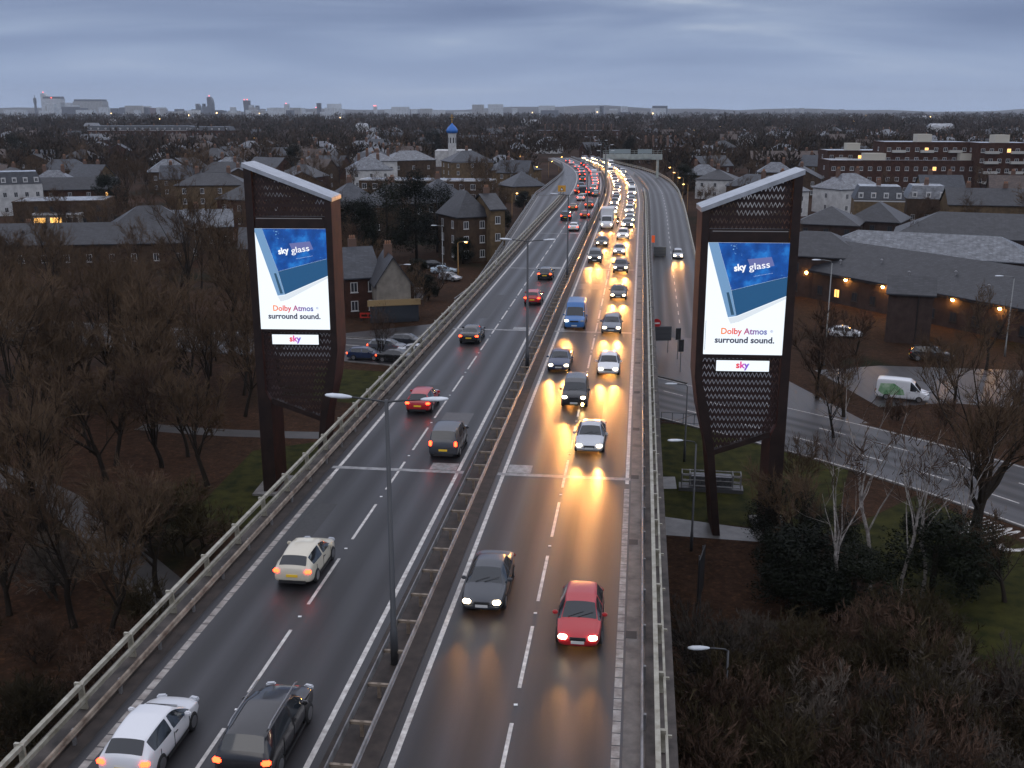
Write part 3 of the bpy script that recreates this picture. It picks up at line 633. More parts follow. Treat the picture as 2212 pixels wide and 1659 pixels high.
# stations: y, sill, belt, top, half width, half width of roof
TYPES = {
 'hatchback': dict(L=4.15, st=[(0, .36, .50, .58, .60, .50), (.06, .27, .60, .70, .74, .62), (.42, .2, .76, .84, .86, .72), (1.0, .2, .88, .96, .89, .74), (1.08, .2, .90, .99, .89, .74), (1.72, .2, .93, 1.39, .9, .62), (2.3, .2, .94, 1.46, .9, .63), (2.42, .2, .945, 1.465, .9, .63), (3.15, .2, .96, 1.44, .89, .61), (3.62, .2, .98, 1.37, .88, .59), (4.0, .25, 1.0, 1.06, .85, .66), (4.09, .3, .84, .95, .82, .68), (4.15, .4, .6, .68, .74, .6)], ws=(4, 5), rw=(9, 10), sg=[(4, 6), (7, 9)], tl=.86),
 'saloon': dict(L=4.7, st=[(0, .36, .48, .57, .62, .5), (.06, .27, .58, .68, .78, .64), (.45, .2, .74, .83, .88, .74), (1.15, .2, .86, .95, .91, .76), (1.25, .2, .88, .97, .91, .76), (1.98, .2, .91, 1.36, .91, .60), (2.5, .2, .92, 1.43, .91, .61), (2.62, .2, .925, 1.43, .91, .61), (3.25, .2, .95, 1.38, .90, .59), (3.55, .2, .96, 1.30, .90, .6), (4.05, .2, .98, 1.05, .89, .74), (4.45, .25, .97, 1.03, .87, .74), (4.63, .3, .9, .97, .84, .72), (4.7, .4, .62, .7, .76, .62)], ws=(4, 5), rw=(9, 10), sg=[(4, 6), (7, 9)], tl=.84),
 'estate': dict(L=4.75, st=[(0, .36, .5, .6, .64, .5), (.06, .27, .62, .74, .80, .66), (.45, .2, .80, .90, .90, .76), (1.1, .2, .92, 1.0, .92, .78), (1.2, .2, .94, 1.02, .92, .78), (1.9, .2, .97, 1.42, .92, .64), (2.5, .2, .98, 1.50, .92, .65), (2.62, .2, .985, 1.50, .92, .65), (3.6, .2, 1.0, 1.48, .91, .64), (4.2, .2, 1.02, 1.42, .91, .62), (4.58, .25, 1.03, 1.1, .88, .7), (4.68, .3, .86, .98, .86, .72), (4.75, .42, .6, .7, .78, .64)], ws=(4, 5), rw=(9, 10), sg=[(4, 6), (7, 9)], tl=.9),
 'offroader': dict(L=4.75, st=[(0, .42, .62, .76, .68, .56), (.06, .32, .78, .92, .84, .7), (.4, .27, .96, 1.06, .93, .8), (1.1, .27, 1.06, 1.14, .95, .82), (1.18, .27, 1.08, 1.17, .95, .82), (1.75, .27, 1.10, 1.62, .95, .70), (2.45, .27, 1.12, 1.73, .95, .71), (2.57, .27, 1.12, 1.73, .95, .71), (3.7, .27, 1.14, 1.72, .94, .70), (4.3, .27, 1.16, 1.66, .94, .68), (4.58, .32, 1.17, 1.25, .92, .76), (4.68, .36, .95, 1.08, .9, .78), (4.75, .46, .7, .8, .82, .68)], ws=(4, 5), rw=(9, 10), sg=[(4, 6), (7, 9)], tl=1.0),
 'people_carrier': dict(L=4.25, st=[(0, .36, .62, .78, .66, .54), (.06, .28, .80, .94, .80, .66), (.35, .22, .98, 1.08, .88, .76), (.72, .22, 1.08, 1.16, .90, .80), (.8, .22, 1.09, 1.19, .90, .80), (1.38, .22, 1.12, 1.66, .91, .74), (2.0, .22, 1.13, 1.80, .91, .76), (2.1, .22, 1.13, 1.80, .91, .76), (3.2, .22, 1.13, 1.80, .91, .76), (3.95, .22, 1.13, 1.76, .91, .75), (4.12, .26, 1.13, 1.22, .90, .78), (4.19, .3, .9, 1.02, .88, .78), (4.25, .4, .62, .72, .82, .7)], ws=(4, 5), rw=(9, 10), sg=[(4, 6), (7, 8)], tl=1.05),
 'van': dict(L=5.6, st=[(0, .4, .66, .84, .74, .6), (.07, .3, .86, 1.0, .9, .74), (.45, .25, 1.08, 1.18, .98, .84), (.85, .25, 1.2, 1.28, 1.0, .88), (.93, .25, 1.22, 1.31, 1.0, .88), (1.55, .25, 1.25, 2.05, 1.0, .82), (2.0, .25, 1.26, 2.42, 1.0, .86), (2.1, .25, 1.26, 2.46, 1.0, .86), (3.4, .25, 1.26, 2.48, 1.0, .87), (5.2, .25, 1.26, 2.46, 1.0, .87), (5.48, .28, 1.26, 2.36, 1.0, .85), (5.54, .34, 1.0, 1.2, .98, .86), (5.6, .45, .66, .8, .92, .8)], ws=(4, 5), rw=None, sg=[(4, 6)], tl=1.15),
}
def loft(st):
    V, F = [], []
    for (y, zb, zk, zt, w_, wt) in st:
        zt = max(zt, zk + .07)
        h = [(0, zb), (w_ * .88, zb), (w_ * .985, zb + .12), (w_, zb + (zk - zb) * .55), (w_ * .965, zk), (wt, zt - .075), (wt * .94, zt - .026), (wt * .5, zt + .008), (0, zt + .014)]
        V += [(x, y, z) for x, z in h] + [(-x, y, z) for x, z in h[-2:0:-1]]
    return V, len(h) * 2 - 2
_proto = {}
def car_meshes(kind):
    if kind in _proto: return _proto[kind]
    d = TYPES[kind]; st_ = d['st']; V, n = loft(st_); F, MI = [], []
    for i in range(len(st_) - 1):
        for k in range(n):
            k2 = (k + 1) % n; seg = min(k, n - 1 - k); mi = 0
            if seg in (6, 7) and d['ws'] and i == d['ws'][0]: mi = 1
            if seg in (6, 7) and d['rw'] and i == d['rw'][0]: mi = 2
            if seg == 4 and any(a <= i < b for a, b in d['sg']): mi = 3 if k == seg else 4
            F.append((i * n + k, (i + 1) * n + k, (i + 1) * n + k2, i * n + k2)); MI.append(mi)
    F.append(tuple(range(n))); F.append(tuple((len(st_) - 1) * n + k for k in range(n - 1, -1, -1))); MI += [0, 0]
    me = bpy.data.meshes.new('t'); me.from_pydata([(x, y - d['L'] / 2, z) for x, y, z in V], [], F)
    for k in range(5): me.materials.append(M_TRIM)
    me.polygons.foreach_set('material_index', MI)
    bm = bmesh.new(); bm.from_mesh(me); bmesh.ops.recalc_face_normals(bm, faces=bm.faces)
    cl = bm.edges.layers.float.new('crease_edge')
    for e in bm.edges:
        ms = {f.material_index for f in e.link_faces}
        if len(ms) > 1: e[cl] = .75
        elif len(e.link_faces) == 2 and e.calc_face_angle(0) > R(50): e[cl] = .45
    vl = bm.verts.layers.float.new('crease_vert')
    for e in bm.edges:
        if len({f.material_index for f in e.link_faces}) > 1: e[cl] = 1.0
    for v in bm.verts:
        ce = [e for e in v.link_edges if len({f.material_index for f in e.link_faces}) > 1]
        if len(ce) == 2 and abs((ce[0].other_vert(v).co - v.co).normalized().dot((ce[1].other_vert(v).co - v.co).normalized())) < .8: v[vl] = .55
    bm.to_mesh(me); bm.free()
    o = bpy.data.objects.new('t', me); COL.objects.link(o); md = o.modifiers.new('s', 'SUBSURF'); md.levels = md.render_levels = 2
    ev = bpy.data.meshes.new_from_object(o.evaluated_get(bpy.context.evaluated_depsgraph_get()))
    bpy.data.objects.remove(o)
    co = [tuple(v.co) for v in ev.vertices]; out = {}
    for k, nm in enumerate(('body', 'windscreen', 'rear_window', 'side_window', 'side_window2')):
        fs = [tuple(p.vertices) for p in ev.polygons if p.material_index == k]
        if not fs: continue
        used = sorted({i for f in fs for i in f}); ix = {u: j for j, u in enumerate(used)}
        b = MB(); b.v = [co[u] for u in used]; b.f = [tuple(ix[i] for i in f) for f in fs]; b.m = [0] * len(fs)
        out[nm] = b.mesh(nm.rstrip('2'), M_TRIM if k == 0 else M_GLASS, True)
    bpy.data.meshes.remove(ev); _proto[kind] = out; return out
def shared(name, fn):
    if name not in _sh: _sh[name] = fn()
    return _sh[name]
_sh = {}
def wheel_mesh():
    b = MB(); prof = [(.2, -.1), (.29, -.1), (.325, -.07), (.325, .07), (.29, .1), (.2, .1)]
    b.lathe(prof, 18); b.v = [(z, x, y) for x, y, z in b.v]; return b.mesh('tyre', M_TYRE, True)
def rim_mesh():
    b = MB(); b.lathe([(.21, -.095), (.21, .095)], 14)
    b.v = [(z, x, y) for x, y, z in b.v]
    return b.mesh('rim', M_RIM)
def lampbox(w_, h_, d_, m, nm):
    b = MB(); b.cbox((0, 0, 0), w_, d_, h_); return bevel(b.mesh(nm, m), min(w_, h_) * .28, 2)
def beam(par, x, y, z, power):
    if ('beam', power) not in _sh:
        l = bpy.data.lights.new('headlight_beam', 'SPOT'); l.energy = power; l.color = (1, .40, .085); l.spot_size = R(30); l.spot_blend = 1.0; l.shadow_soft_size = .12; _sh[('beam', power)] = l
    o = bpy.data.objects.new('headlight_beam', _sh[('beam', power)]); COL.objects.link(o); o.parent = par; o.location = (x, y, z); o.rotation_euler = (R(88.3), 0, math.pi); return o
BEAM = {'head': 1600.0, 'one': 1200.0, 'headfar': 650.0, 'headdim': 200.0}
_cars = {}
def make_car(kind, color, lights, detail=2):
    key = (kind, color, lights, detail)
    if key in _cars: return copy_tree(_cars[key])
    d = TYPES[kind]; Lc = d['L']; pm_ = car_meshes(kind); nm = {'hatchback': 'hatchback_car', 'saloon': 'saloon_car', 'estate': 'estate_car', 'offroader': 'off_road_car', 'people_carrier': 'people_carrier', 'van': 'panel_van'}[kind]
    root = thing(nm, None, None); wm = d['st'][5][4]; st_ = d['st']
    bme = shared(('body', kind, color), lambda: (lambda m: (m.materials.clear(), m.materials.append(PAINT[color]), m)[2])(pm_['body'].copy()))
    bme.name = 'body'; ob('body', bme, root)
    for k in ('windscreen', 'rear_window', 'side_window', 'side_window2'):
        if k in pm_: ob(k.rstrip('2'), pm_[k], root)
    big = kind in ('van', 'offroader'); wz = .36 if big else .325; ws = wz / .325
    fy, ry = -Lc / 2 + (.9 if kind != 'van' else 1.0), Lc / 2 - (.85 if kind != 'van' else 1.2)
    if detail > 0:
        for y in (fy, ry):
            for sx in (-1, 1):
                wl = ob('wheel', shared('wheel', wheel_mesh), root, (sx * (wm - .085), y, wz)); wl.scale = (ws, ws, ws)
                if detail > 1: ob('rim', shared('rim', rim_mesh), wl, (sx * .012, 0, 0))
    zl = st_[2][2] - .08; xl = st_[1][4] - .10
    hm = {'head': HEAD, 'headdim': HEAD, 'headfar': HEADFAR, 'tail': HEADOFF, 'off': HEADOFF, 'one': HEAD}[lights]; tm = TAIL if lights == 'tail' else TAILOFF
    for sx in (-1, 1):
        hh = ob('headlight', shared(('hl', hm.name if not (lights == 'one' and sx > 0) else 'off'), lambda: lampbox(.34, .17, .2, hm if not (lights == 'one' and sx > 0) else HEADOFF, 'headlight')), root, (sx * (xl - .05), -Lc / 2 + .075, zl - .02), sx * R(14))
        tl_ = ob('tail_light', shared(('tl', kind == 'van' or kind == 'people_carrier', tm.name), lambda: lampbox(.17, .34, .16, tm, 'tail_light') if kind in ('van', 'people_carrier') else lampbox(.30, .17, .18, tm, 'tail_light')), root, (sx * (st_[-3][4] - .13), Lc / 2 - .085, d['tl'] - .05), -sx * R(12))
        if detail > 0:
            mm = shared(('mirror', color), lambda: bevel(MB().cbox((0, 0, 0), .22, .14, .15).mesh('wing_mirror', PAINT[color]), .04, 2)); ob('wing_mirror', mm, root, (sx * (wm + .09), -Lc / 2 + st_[4][0] + .38, st_[4][2] + .09))
        if lights in ('head', 'headfar', 'headdim') or (lights == 'one' and sx < 0): beam(root, sx * (xl - .06), -Lc / 2 - .06, zl - .03, BEAM.get(lights, 1600.0))
    if detail > 0:
        ob('number_plate', shared('plw', lambda: MB().cbox((0, 0, 0), .52, .03, .115).mesh('number_plate', M_PLW)), root, (0, -Lc / 2 - .012, st_[0][1] + .12))
        ob('number_plate', shared('ply', lambda: MB().cbox((0, 0, 0), .52, .03, .115).mesh('number_plate', M_PLY)), root, (0, Lc / 2 + .008, .62 if kind != 'van' else .8))
        ob('grille', shared(('grille', kind), lambda: bevel(MB().cbox((0, 0, 0), xl * 1.05, .1, .17).mesh('grille', M_TRIM), .03, 2)), root, (0, -Lc / 2 + .045, zl - .10))
    if detail > 1:
        b = MB()
        for sx in (-1, 1): b.box(sx * wm - .012, fy + .42, .21, sx * wm + .012, ry - .42, .30)
        b.build('sill', M_TRIM, root)
        ys = st_[4][0] - Lc / 2
        for sx in (-1, 1):
            for yy in ((ys + .1, ys + 1.25) + ((ys + 2.2,) if kind != 'van' else ())):
                MB().box(sx * (wm - .004) - .008, yy - .008, .33, sx * (wm - .004) + .008, yy + .008, st_[4][2] - .05).build('door_seam', M_TRIM, root)
            MB().box(sx * wm - .015, ys + 1.0, st_[4][2] - .14, sx * wm + .015, ys + 1.16, st_[4][2] - .11).build('door_handle', M_TRIM, root)
        zb_ = st_[4][3]; b = MB(); b.tube([(-.45, ys + .0, zb_ + .03), (.15, ys + .22, zb_ + .17)], .011, 4); b.build('wiper', M_TRIM, root)
        b = MB(); b.tube([(-.05, ys + .0, zb_ + .03), (.55, ys + .22, zb_ + .17)], .011, 4); b.build('wiper', M_TRIM, root)
        bl = MB(); bl.box(-.6, Lc / 2 - .03, .26, .6, Lc / 2 + .012, .40); bl.build('bumper_trim', M_TRIM, root)
    _cars[key] = root
    return root
nth = {}
def put(kind, color, px=None, lights='head', s=None, t=None, z=0.0, rear=False, turn=0.0, detail=2, label=None, group=None, zf=None, xy=None, rz=None):
    root = make_car(kind, color, lights, detail); Lc = TYPES[kind]['L']
    if xy is not None: root.location = xy; root.rotation_euler = (0, 0, rz)
    else:
        if px is not None: s, t = st(at(px[0], px[1], z))
        s = s + Lc / 2
        c = W(s, t, zf(s) if zf else z); root.location = c; root.rotation_euler = (0, 0, heading(s) + (math.pi if rear else 0) + turn)
        if zf: root.rotation_euler = (math.atan2(zf(s + 2) - zf(s - 2), 4) * (1 if not rear else -1), 0, root.rotation_euler.z)
    tag(root, label, 'van' if kind == 'van' else 'car', group); return s, t, root
CATN = {'hatchback': 'hatchback', 'saloon': 'saloon', 'estate': 'estate car', 'offroader': 'off-roader', 'people_carrier': 'people carrier', 'van': 'van'}
used_s = {'in1': [], 'in2': [], 'out1': [], 'out2': []}
GIN = 'cars queueing towards the camera'; GOUT = 'cars driving away from the camera'
# towards the camera (front of each at the given point)
for k, c, px, lab, li in [
    ('hatchback', 'red', (1247, 1412), 'bright red hatchback with headlights on, nearest car coming towards the camera', 'headdim'),
    ('saloon', 'dark grey', (1040, 1332), 'dark grey saloon with headlights on beside the central reservation, left of the red hatchback', 'headdim'),
    ('saloon', 'silver', (1272, 985), 'silver saloon with headlights on behind the red hatchback', 'head'),
    ('people_carrier', 'black', (1239, 885), 'black people carrier straddling the dashed lane line behind the silver saloon', 'head'),
    ('saloon', 'dark blue', (1206, 806), 'dark blue saloon close behind the black people carrier near the central reservation', 'head'),
    ('hatchback', 'white', (1313, 815), 'white hatchback on the wet right lane behind the silver saloon', 'head'),
    ('van', 'blue', (1240, 715), 'tall blue panel van with one bright headlight in the inbound lanes', 'one'),
    ('estate', 'grey', (1320, 724), 'grey estate car with roof rails beside the tall blue van', 'head'),
    ('saloon', 'black', (1335, 650), 'black saloon with bright headlights directly behind the grey estate car', 'head'),
    ('offroader', 'dark grey', (1340, 592), 'dark grey off-roader in the right inbound lane behind the black saloon', 'head'),
    ('people_carrier', 'dark grey', (1284, 570), 'dark grey people carrier behind the tall blue van near the central reservation', 'head'),
    ('hatchback', 'silver', (1337, 552), 'silver hatchback tucked close behind the dark grey off-roader', 'head'),
    ('hatchback', 'black', (1299, 534), 'black hatchback between the white box lorry and the dark grey people carrier', 'head'),
    ('offroader', 'white', (1345, 519), 'white off-roader with black bumper opposite the black hatchback', 'head'),
    ('saloon', 'white', (1352, 492), 'white saloon directly behind the white off-roader in the right lane', 'head')]:
    s, t, r_ = put(k, c, px, li, label=lab, group=GIN)
    used_s['in2' if t > 4.9 else 'in1'].append(s)
    if k == 'estate' and c == 'grey':
        for sx in (-1, 1): MB().tube([(sx * .6, -.5, 1.52), (sx * .6, -.3, 1.56), (sx * .6, 1.6, 1.55), (sx * .6, 1.8, 1.5)], .022, 5).build('roof_rail', M_RIM, r_)
    if (k, c) == ('people_carrier', 'black'): ob('fog_light', lampbox(.16, .22, .1, FOGL, 'fog_light'), r_, (.62, -2.12, .40)).parent = r_
cyc = [('saloon', 'black'), ('hatchback', 'silver'), ('offroader', 'dark grey'), ('saloon', 'white'), ('estate', 'dark blue'), ('hatchback', 'dark red'), ('people_carrier', 'silver'), ('saloon', 'grey'), ('hatchback', 'white'), ('offroader', 'black'), ('saloon', 'dark blue'), ('van', 'white'), ('estate', 'grey'), ('hatchback', 'black'), ('saloon', 'silver')]
ORD = ['first', 'second', 'third', 'fourth', 'fifth', 'sixth', 'seventh', 'eighth', 'ninth', 'tenth', 'eleventh', 'twelfth', 'thirteenth', 'fourteenth', 'fifteenth', 'sixteenth', 'seventeenth', 'eighteenth', 'nineteenth', 'twentieth', 'twenty-first', 'twenty-second', 'twenty-third', 'twenty-fourth', 'twenty-fifth', 'twenty-sixth', 'twenty-seventh', 'twenty-eighth', 'twenty-ninth', 'thirtieth']
for lane, tt, s0, ref, gaps in (('in2', 6.75, 190, 'white saloon in right inbound lane', 8.6), ('in1', 3.0, 214, 'box lorry in left inbound lane', 8.9)):
    s = s0; k = 0
    while s < 468 and k < 30:
        ty, co = cyc[(k * 7 + (3 if lane == 'in1' else 0)) % len(cyc)]
        if lane == 'in1' and k == 0: ty, co = 'saloon', 'silver'
        put(ty, co, lights='headfar', s=s, t=tt + rnd.uniform(-.25, .25), detail=1 if k < 9 else 0, group=GIN, label=f'{co} {CATN[ty]} with lit headlights, {ORD[k]} behind {ref}')
        s += gaps + rnd.uniform(-.8, 2.2) + (1.2 if ty == 'van' else 0); k += 1
# away from the camera (rear of each at the given point): put() measures from the near end
for k, c, px, lab in [
    ('hatchback', 'white', (268, 1700), 'white hatchback with red tail lights at the very bottom left of the road'),
    ('offroader', 'black', (524, 1706), 'black off-roader with roof rails and red tail lights at the bottom of the picture'),
    ('hatchback', 'cream', (632, 1272), 'cream hatchback with dark rear window driving away in the left outbound lane'),
    ('people_carrier', 'dark grey', (957, 994), 'dark grey car with yellow number plate passing the second lamp post'),
    ('hatchback', 'red', (902, 896), 'red hatchback in the outbound left lane level with the lamp head'),
    ('saloon', 'black', (1012, 745), 'black saloon with glowing tail lights close to the left parapet'),
    ('hatchback', 'red', (1149, 660), 'red hatchback in the outbound right lane left of the tall blue van'),
    ('hatchback', 'black', (1176, 606), 'black hatchback with yellow plate ahead of the red one in the right outbound lane'),
    ('saloon', 'white', (1238, 500), 'white saloon with pink-red tail lights in the right outbound lane'),
    ('offroader', 'black', (1221, 477), 'black off-roader near the left slip road nose in the outbound lane'),
    ('saloon', 'dark red', (1263, 472), 'dark red saloon braking in the right outbound lane near the median'),
    ('saloon', 'bronze', (1237, 455), 'bronze saloon with bright yellow number plate braking in the left outbound lane'),
    ('hatchback', 'bronze', (1272, 450), 'bronze hatchback braking beside the median ahead of the dark red saloon'),
    ('hatchback', 'white', (1254, 434), 'white hatchback with tail lights on ahead of the bronze saloon'),
    ('van', 'black', (1258, 424), 'black van braking ahead of the white hatchback in the left outbound lane'),
    ('saloon', 'grey', (1287, 425), 'grey saloon beside the median, ahead of the bronze hatchback')]:
    s, t, r_ = put(k, c, px, 'tail', rear=True, label=lab, group=GOUT)
    used_s['out2' if t > -4.83 else 'out1'].append(s)
    if (k, c) == ('offroader', 'black') and px[1] > 1690:
        for sx in (-1, 1): MB().tube([(sx * .66, -1.2, 1.70), (sx * .66, -1.0, 1.77), (sx * .66, 1.3, 1.77), (sx * .66, 1.6, 1.70)], .025, 5).build('roof_rail', M_RIM, r_)
for lane, tt, s0, ref in (('out2', -3.0, 262, 'grey saloon in right lane'), ('out1', -6.7, 268, 'black van in left lane')):
    s = s0; k = 0
    while s < 440 and k < 14:
        ty, co = cyc[(k * 4 + (5 if lane == 'out1' else 2)) % len(cyc)]
        put(ty, co, lights='tail', s=s, t=tt + rnd.uniform(-.2, .2), rear=True, detail=1 if k < 5 else 0, group=GOUT, label=f'{co} {CATN[ty]} with red tail lights, {ORD[k]} ahead of {ref}')
        s += rnd.uniform(8.5, 15) if lane == 'out2' else rnd.uniform(14, 30); k += 1
# the slip road car
put('hatchback', 'silver', lights='headfar', s=185, t=15.6, zf=zR, label='silver hatchback with yellow headlights alone on the right slip road', group='cars on the right slip road')
# white box lorry
def lorry():
    T = thing('box_lorry', 'white box lorry with headlights on in the left inbound lane', 'lorry')
    cab = [(0, .45, .7, .9, .85, .7), (.06, .35, .95, 1.1, 1.0, .85), (.3, .35, 1.25, 1.4, 1.05, .95), (.36, .35, 1.28, 1.45, 1.05, .95), (.85, .35, 1.3, 2.25, 1.05, .9), (1.2, .35, 1.3, 2.4, 1.05, .92), (1.75, .35, 1.3, 2.4, 1.05, .92), (1.8, .4, 1.3, 2.35, 1.0, .9)]
    TYPES['cab'] = dict(L=6.8, st=cab, ws=(3, 4), rw=None, sg=[(3, 6)], tl=1)
    pm_ = car_meshes('cab'); b = pm_['body']; b.materials.clear(); b.materials.append(PAINT['white']); ob('cab', b, T)
    for k in ('windscreen', 'side_window', 'side_window2'):
        if k in pm_: ob(k.rstrip('2'), pm_[k], T)
    ob('cargo_box', bevel(MB().box(-1.15, -1.55, .75, 1.15, 3.4, 3.55).mesh('cargo_box', mat('lorry_box', (.62, .62, .62), .5)), .06, 2), T)
    MB().box(-.9, -1.5, .5, .9, 3.3, .74).build('chassis', M_TRIM, T)
    for y in (-2.5, 2.2):
        for sx in (-1, 1): ob('wheel', _sh['wheel'], T, (sx * .95, y, .4)).scale = (1.3, 1.25, 1.25)
    for sx in (-1, 1):
        ob('headlight', lampbox(.3, .22, .2, HEAD, 'headlight'), T, (sx * .8, -3.33, .9)); beam(T, sx * .8, -3.52, .9, 1500.0); ob('wing_mirror', bevel(MB().cbox((0, 0, 0), .2, .1, .4).mesh('wing_mirror', M_TRIM), .03), T, (sx * 1.2, -2.7, 1.7))
    ob('number_plate', _sh['plw'], T, (0, -3.41, .6))
    s, t = st(at(1310, 496, 0)); T.location = W(s + 3.4, t); T.rotation_euler.z = heading(s); T['group'] = GIN
lorry()
# motorcycle and its rider, filtering between the lanes
def skin(name, pts, edges, rad, m, root=0, levels=2):
    me = bpy.data.meshes.new(name); me.from_pydata(pts, edges, []); o = bpy.data.objects.new(name, me); COL.objects.link(o)
    o.modifiers.new('k', 'SKIN'); sl_ = me.skin_vertices[0].data
    for i, r_ in enumerate(rad): sl_[i].radius = (r_, r_) if not isinstance(r_, tuple) else r_
    sl_[root].use_root = True; ss_ = o.modifiers.new('s', 'SUBSURF'); ss_.levels = ss_.render_levels = levels
    ev = bpy.data.meshes.new_from_object(o.evaluated_get(bpy.context.evaluated_depsgraph_get())); bpy.data.objects.remove(o)
    ev.materials.clear(); ev.materials.append(m); ev.polygons.foreach_set('use_smooth', [True] * len(ev.polygons)); ev.name = name; return ev
s, t = st(at(1334, 489, 0)); mc = thing('motorcycle', 'black motorcycle with one bright headlight between the two inbound lanes', 'motorcycle', W(s + 1, t), heading(s))
for y in (-.72, .72):
    wl = ob('wheel', _sh['wheel'], mc, (0, y, .32)); wl.scale = (.6, 1, 1)
b = MB(); b.tube([(0, -.62, .75), (0, -.2, .85), (0, .2, .8), (0, .5, .78), (0, .85, .86)], [.1, .19, .17, .15, .08], 8); b.tube([(0, -.1, .5), (0, .35, .45)], .2, 8); b.tube([(0, -.72, .32), (0, -.5, .95)], .045, 6); b.build('body', PAINT['black'], mc, True)
MB().tube([(-.36, -.42, 1.02), (0, -.5, .98), (.36, -.42, 1.02)], .02, 6).build('handlebar', M_TRIM, mc); ob('headlight', lampbox(.2, .2, .12, HEAD, 'headlight'), mc, (0, -.68, .88))
pts = [(0, .18, .88), (0, .10, 1.12), (0, 0, 1.36), (0, -.05, 1.5), (0, -.08, 1.63), (0, -.10, 1.74), (.2, 0, 1.36), (.33, -.12, 1.15), (.34, -.38, 1.05), (-.2, 0, 1.36), (-.33, -.12, 1.15), (-.34, -.38, 1.05), (.13, .12, .86), (.22, -.25, .74), (.2, 0, .36), (.2, -.16, .32), (-.13, .12, .86), (-.22, -.25, .74), (-.2, 0, .36), (-.2, -.16, .32)]
edg = [(0, 1), (1, 2), (2, 3), (3, 4), (4, 5), (2, 6), (6, 7), (7, 8), (2, 9), (9, 10), (10, 11), (0, 12), (12, 13), (13, 14), (14, 15), (0, 16), (16, 17), (17, 18), (18, 19)]
rad = [.15, .15, .17, .07, .12, .09, .08, .06, .045, .08, .06, .045, .11, .075, .055, .05, .11, .075, .055, .05]
pr = tag(ob('person', skin('person', pts, edg, rad, mat('dark_jacket', (.018, .018, .02), .7)), None, mc.location, mc.rotation_euler.z), 'rider in dark clothes sitting on the black motorcycle between the queues', 'person')
hm_ = MB(); hm_.lathe([(.02, -.15), (.10, -.13), (.14, -.04), (.145, .03), (.11, .12), (.04, .155), (.005, .16)], 14); ob('helmet', hm_.mesh('helmet', PAINT['black'], True), pr, (0, -.09, 1.67))
# cars on the ring road at the left and parked cars beyond
GQ = 'cars waiting on the ring road under the flyover'
for k, c, px, a, lab in [('hatchback', 'dark blue', (790, 775), 84, 'dark blue hatchback waiting on the ring road, leftmost beside the left tower'), ('estate', 'grey', (838, 758), 82, 'grey estate car waiting on the ring road behind the bare saplings'),
                         ('saloon', 'black', (858, 780), 80, 'black saloon on the ring road closest to the grass'), ('hatchback', 'dark grey', (880, 745), 80, 'dark grey hatchback farthest up the ring road beside the flyover'), ('saloon', 'silver', (902, 768), 80, 'silver saloon nearly hidden behind the left parapet')]:
    p = at(*px); put(k, c, lights='tail', xy=p, rz=R(a), label=lab, group=GQ)
GP = 'parked cars'
for k, c, px, a, lab in [('hatchback', 'black', (938, 578), 100, 'black hatchback parked behind the others under the dark evergreens'), ('saloon', 'pale blue', (958, 590), 95, 'pale blue saloon parked beside the tall grey lamp post'), ('hatchback', 'silver', (972, 606), 60, 'silver hatchback parked nearest the left slip road')]:
    p = at(*px); put(k, c, lights='off', xy=p, rz=R(a), label=lab, group=GP)
p = at(1948, 862); s, t, vn = put('van', 'white', lights='off', xy=p, rz=R(66), label='white panel van with green patterned side parked by the right hand road', group=GP); vn.scale = (.88, .9, .86)
M_GRN = mat('van_green', (.05, .33, .08), .4, noise=(1.3, (.02, .22, .05), (.5, .62, .45)))
for sx in (-1, 1):
    gb = MB(); gb.prism([(-.3, .75), (2.0, .6), (2.5, 1.0), (2.3, 1.9), (.9, 2.0), (-.1, 1.35)], -.006, .006); gb.v = [(sx * 1.004 - (sx * .075 * max(0, z - 1.2)), x, z) for x, y, z in gb.v]
    gb.build('side_graphic', M_GRN, vn)
p = at(1825, 728); put('hatchback', 'white', lights='off', xy=p, rz=R(80), label='white car seen through twigs below the care home', group=GP)
p = at(2010, 778); put('offroader', 'black', lights='off', xy=p, rz=R(75), label='black off-roader parked in the dark yard of the long care home', group=GP)
# ------------------------------------------------------------------ street lamps, signs, gantry
M_POLE = mat('lamp_pole_grey', (.06, .062, .066), .45, .3); M_POLEL = mat('lamp_pole_galvanised', (.22, .225, .22), .45, .4); M_HEADM = mat('lamp_lens', (.62, .66, .70), .2, noise=(2.0, (.5, .54, .58), (.70, .73, .76)))
SOD = mat('sodium_lamp_on', (.9, .5, .1), .3, emit=(1.0, .45, .06), strength=26.0); M_GLOWPOLE = mat('lamp_pole_painted_glow', (.30, .17, .05), .5)  # pole colour has the orange lamp glow painted in
def head_mesh():
    b = MB(); pr = [(0, .05, .03), (.12, .10, .06), (.4, .17, .085), (.75, .17, .08), (.95, .10, .05), (1.0, .03, .02)]
    n = 10
    for y, hw, hh in pr: b.v += [(y, hw * math.cos(2 * math.pi * k / n), hh * math.sin(2 * math.pi * k / n)) for k in range(n)]
    for i in range(len(pr) - 1):
        for k in range(n): b.f.append((i * n + k, i * n + (k + 1) % n, (i + 1) * n + (k + 1) % n, (i + 1) * n + k)); b.m.append(0)
    b.f += [tuple(range(n - 1, -1, -1)), tuple((len(pr) - 1) * n + k for k in range(n))]; b.m += [0, 0]
    return b.mesh('lamp_head', M_HEADM, True)
HMESH = head_mesh()
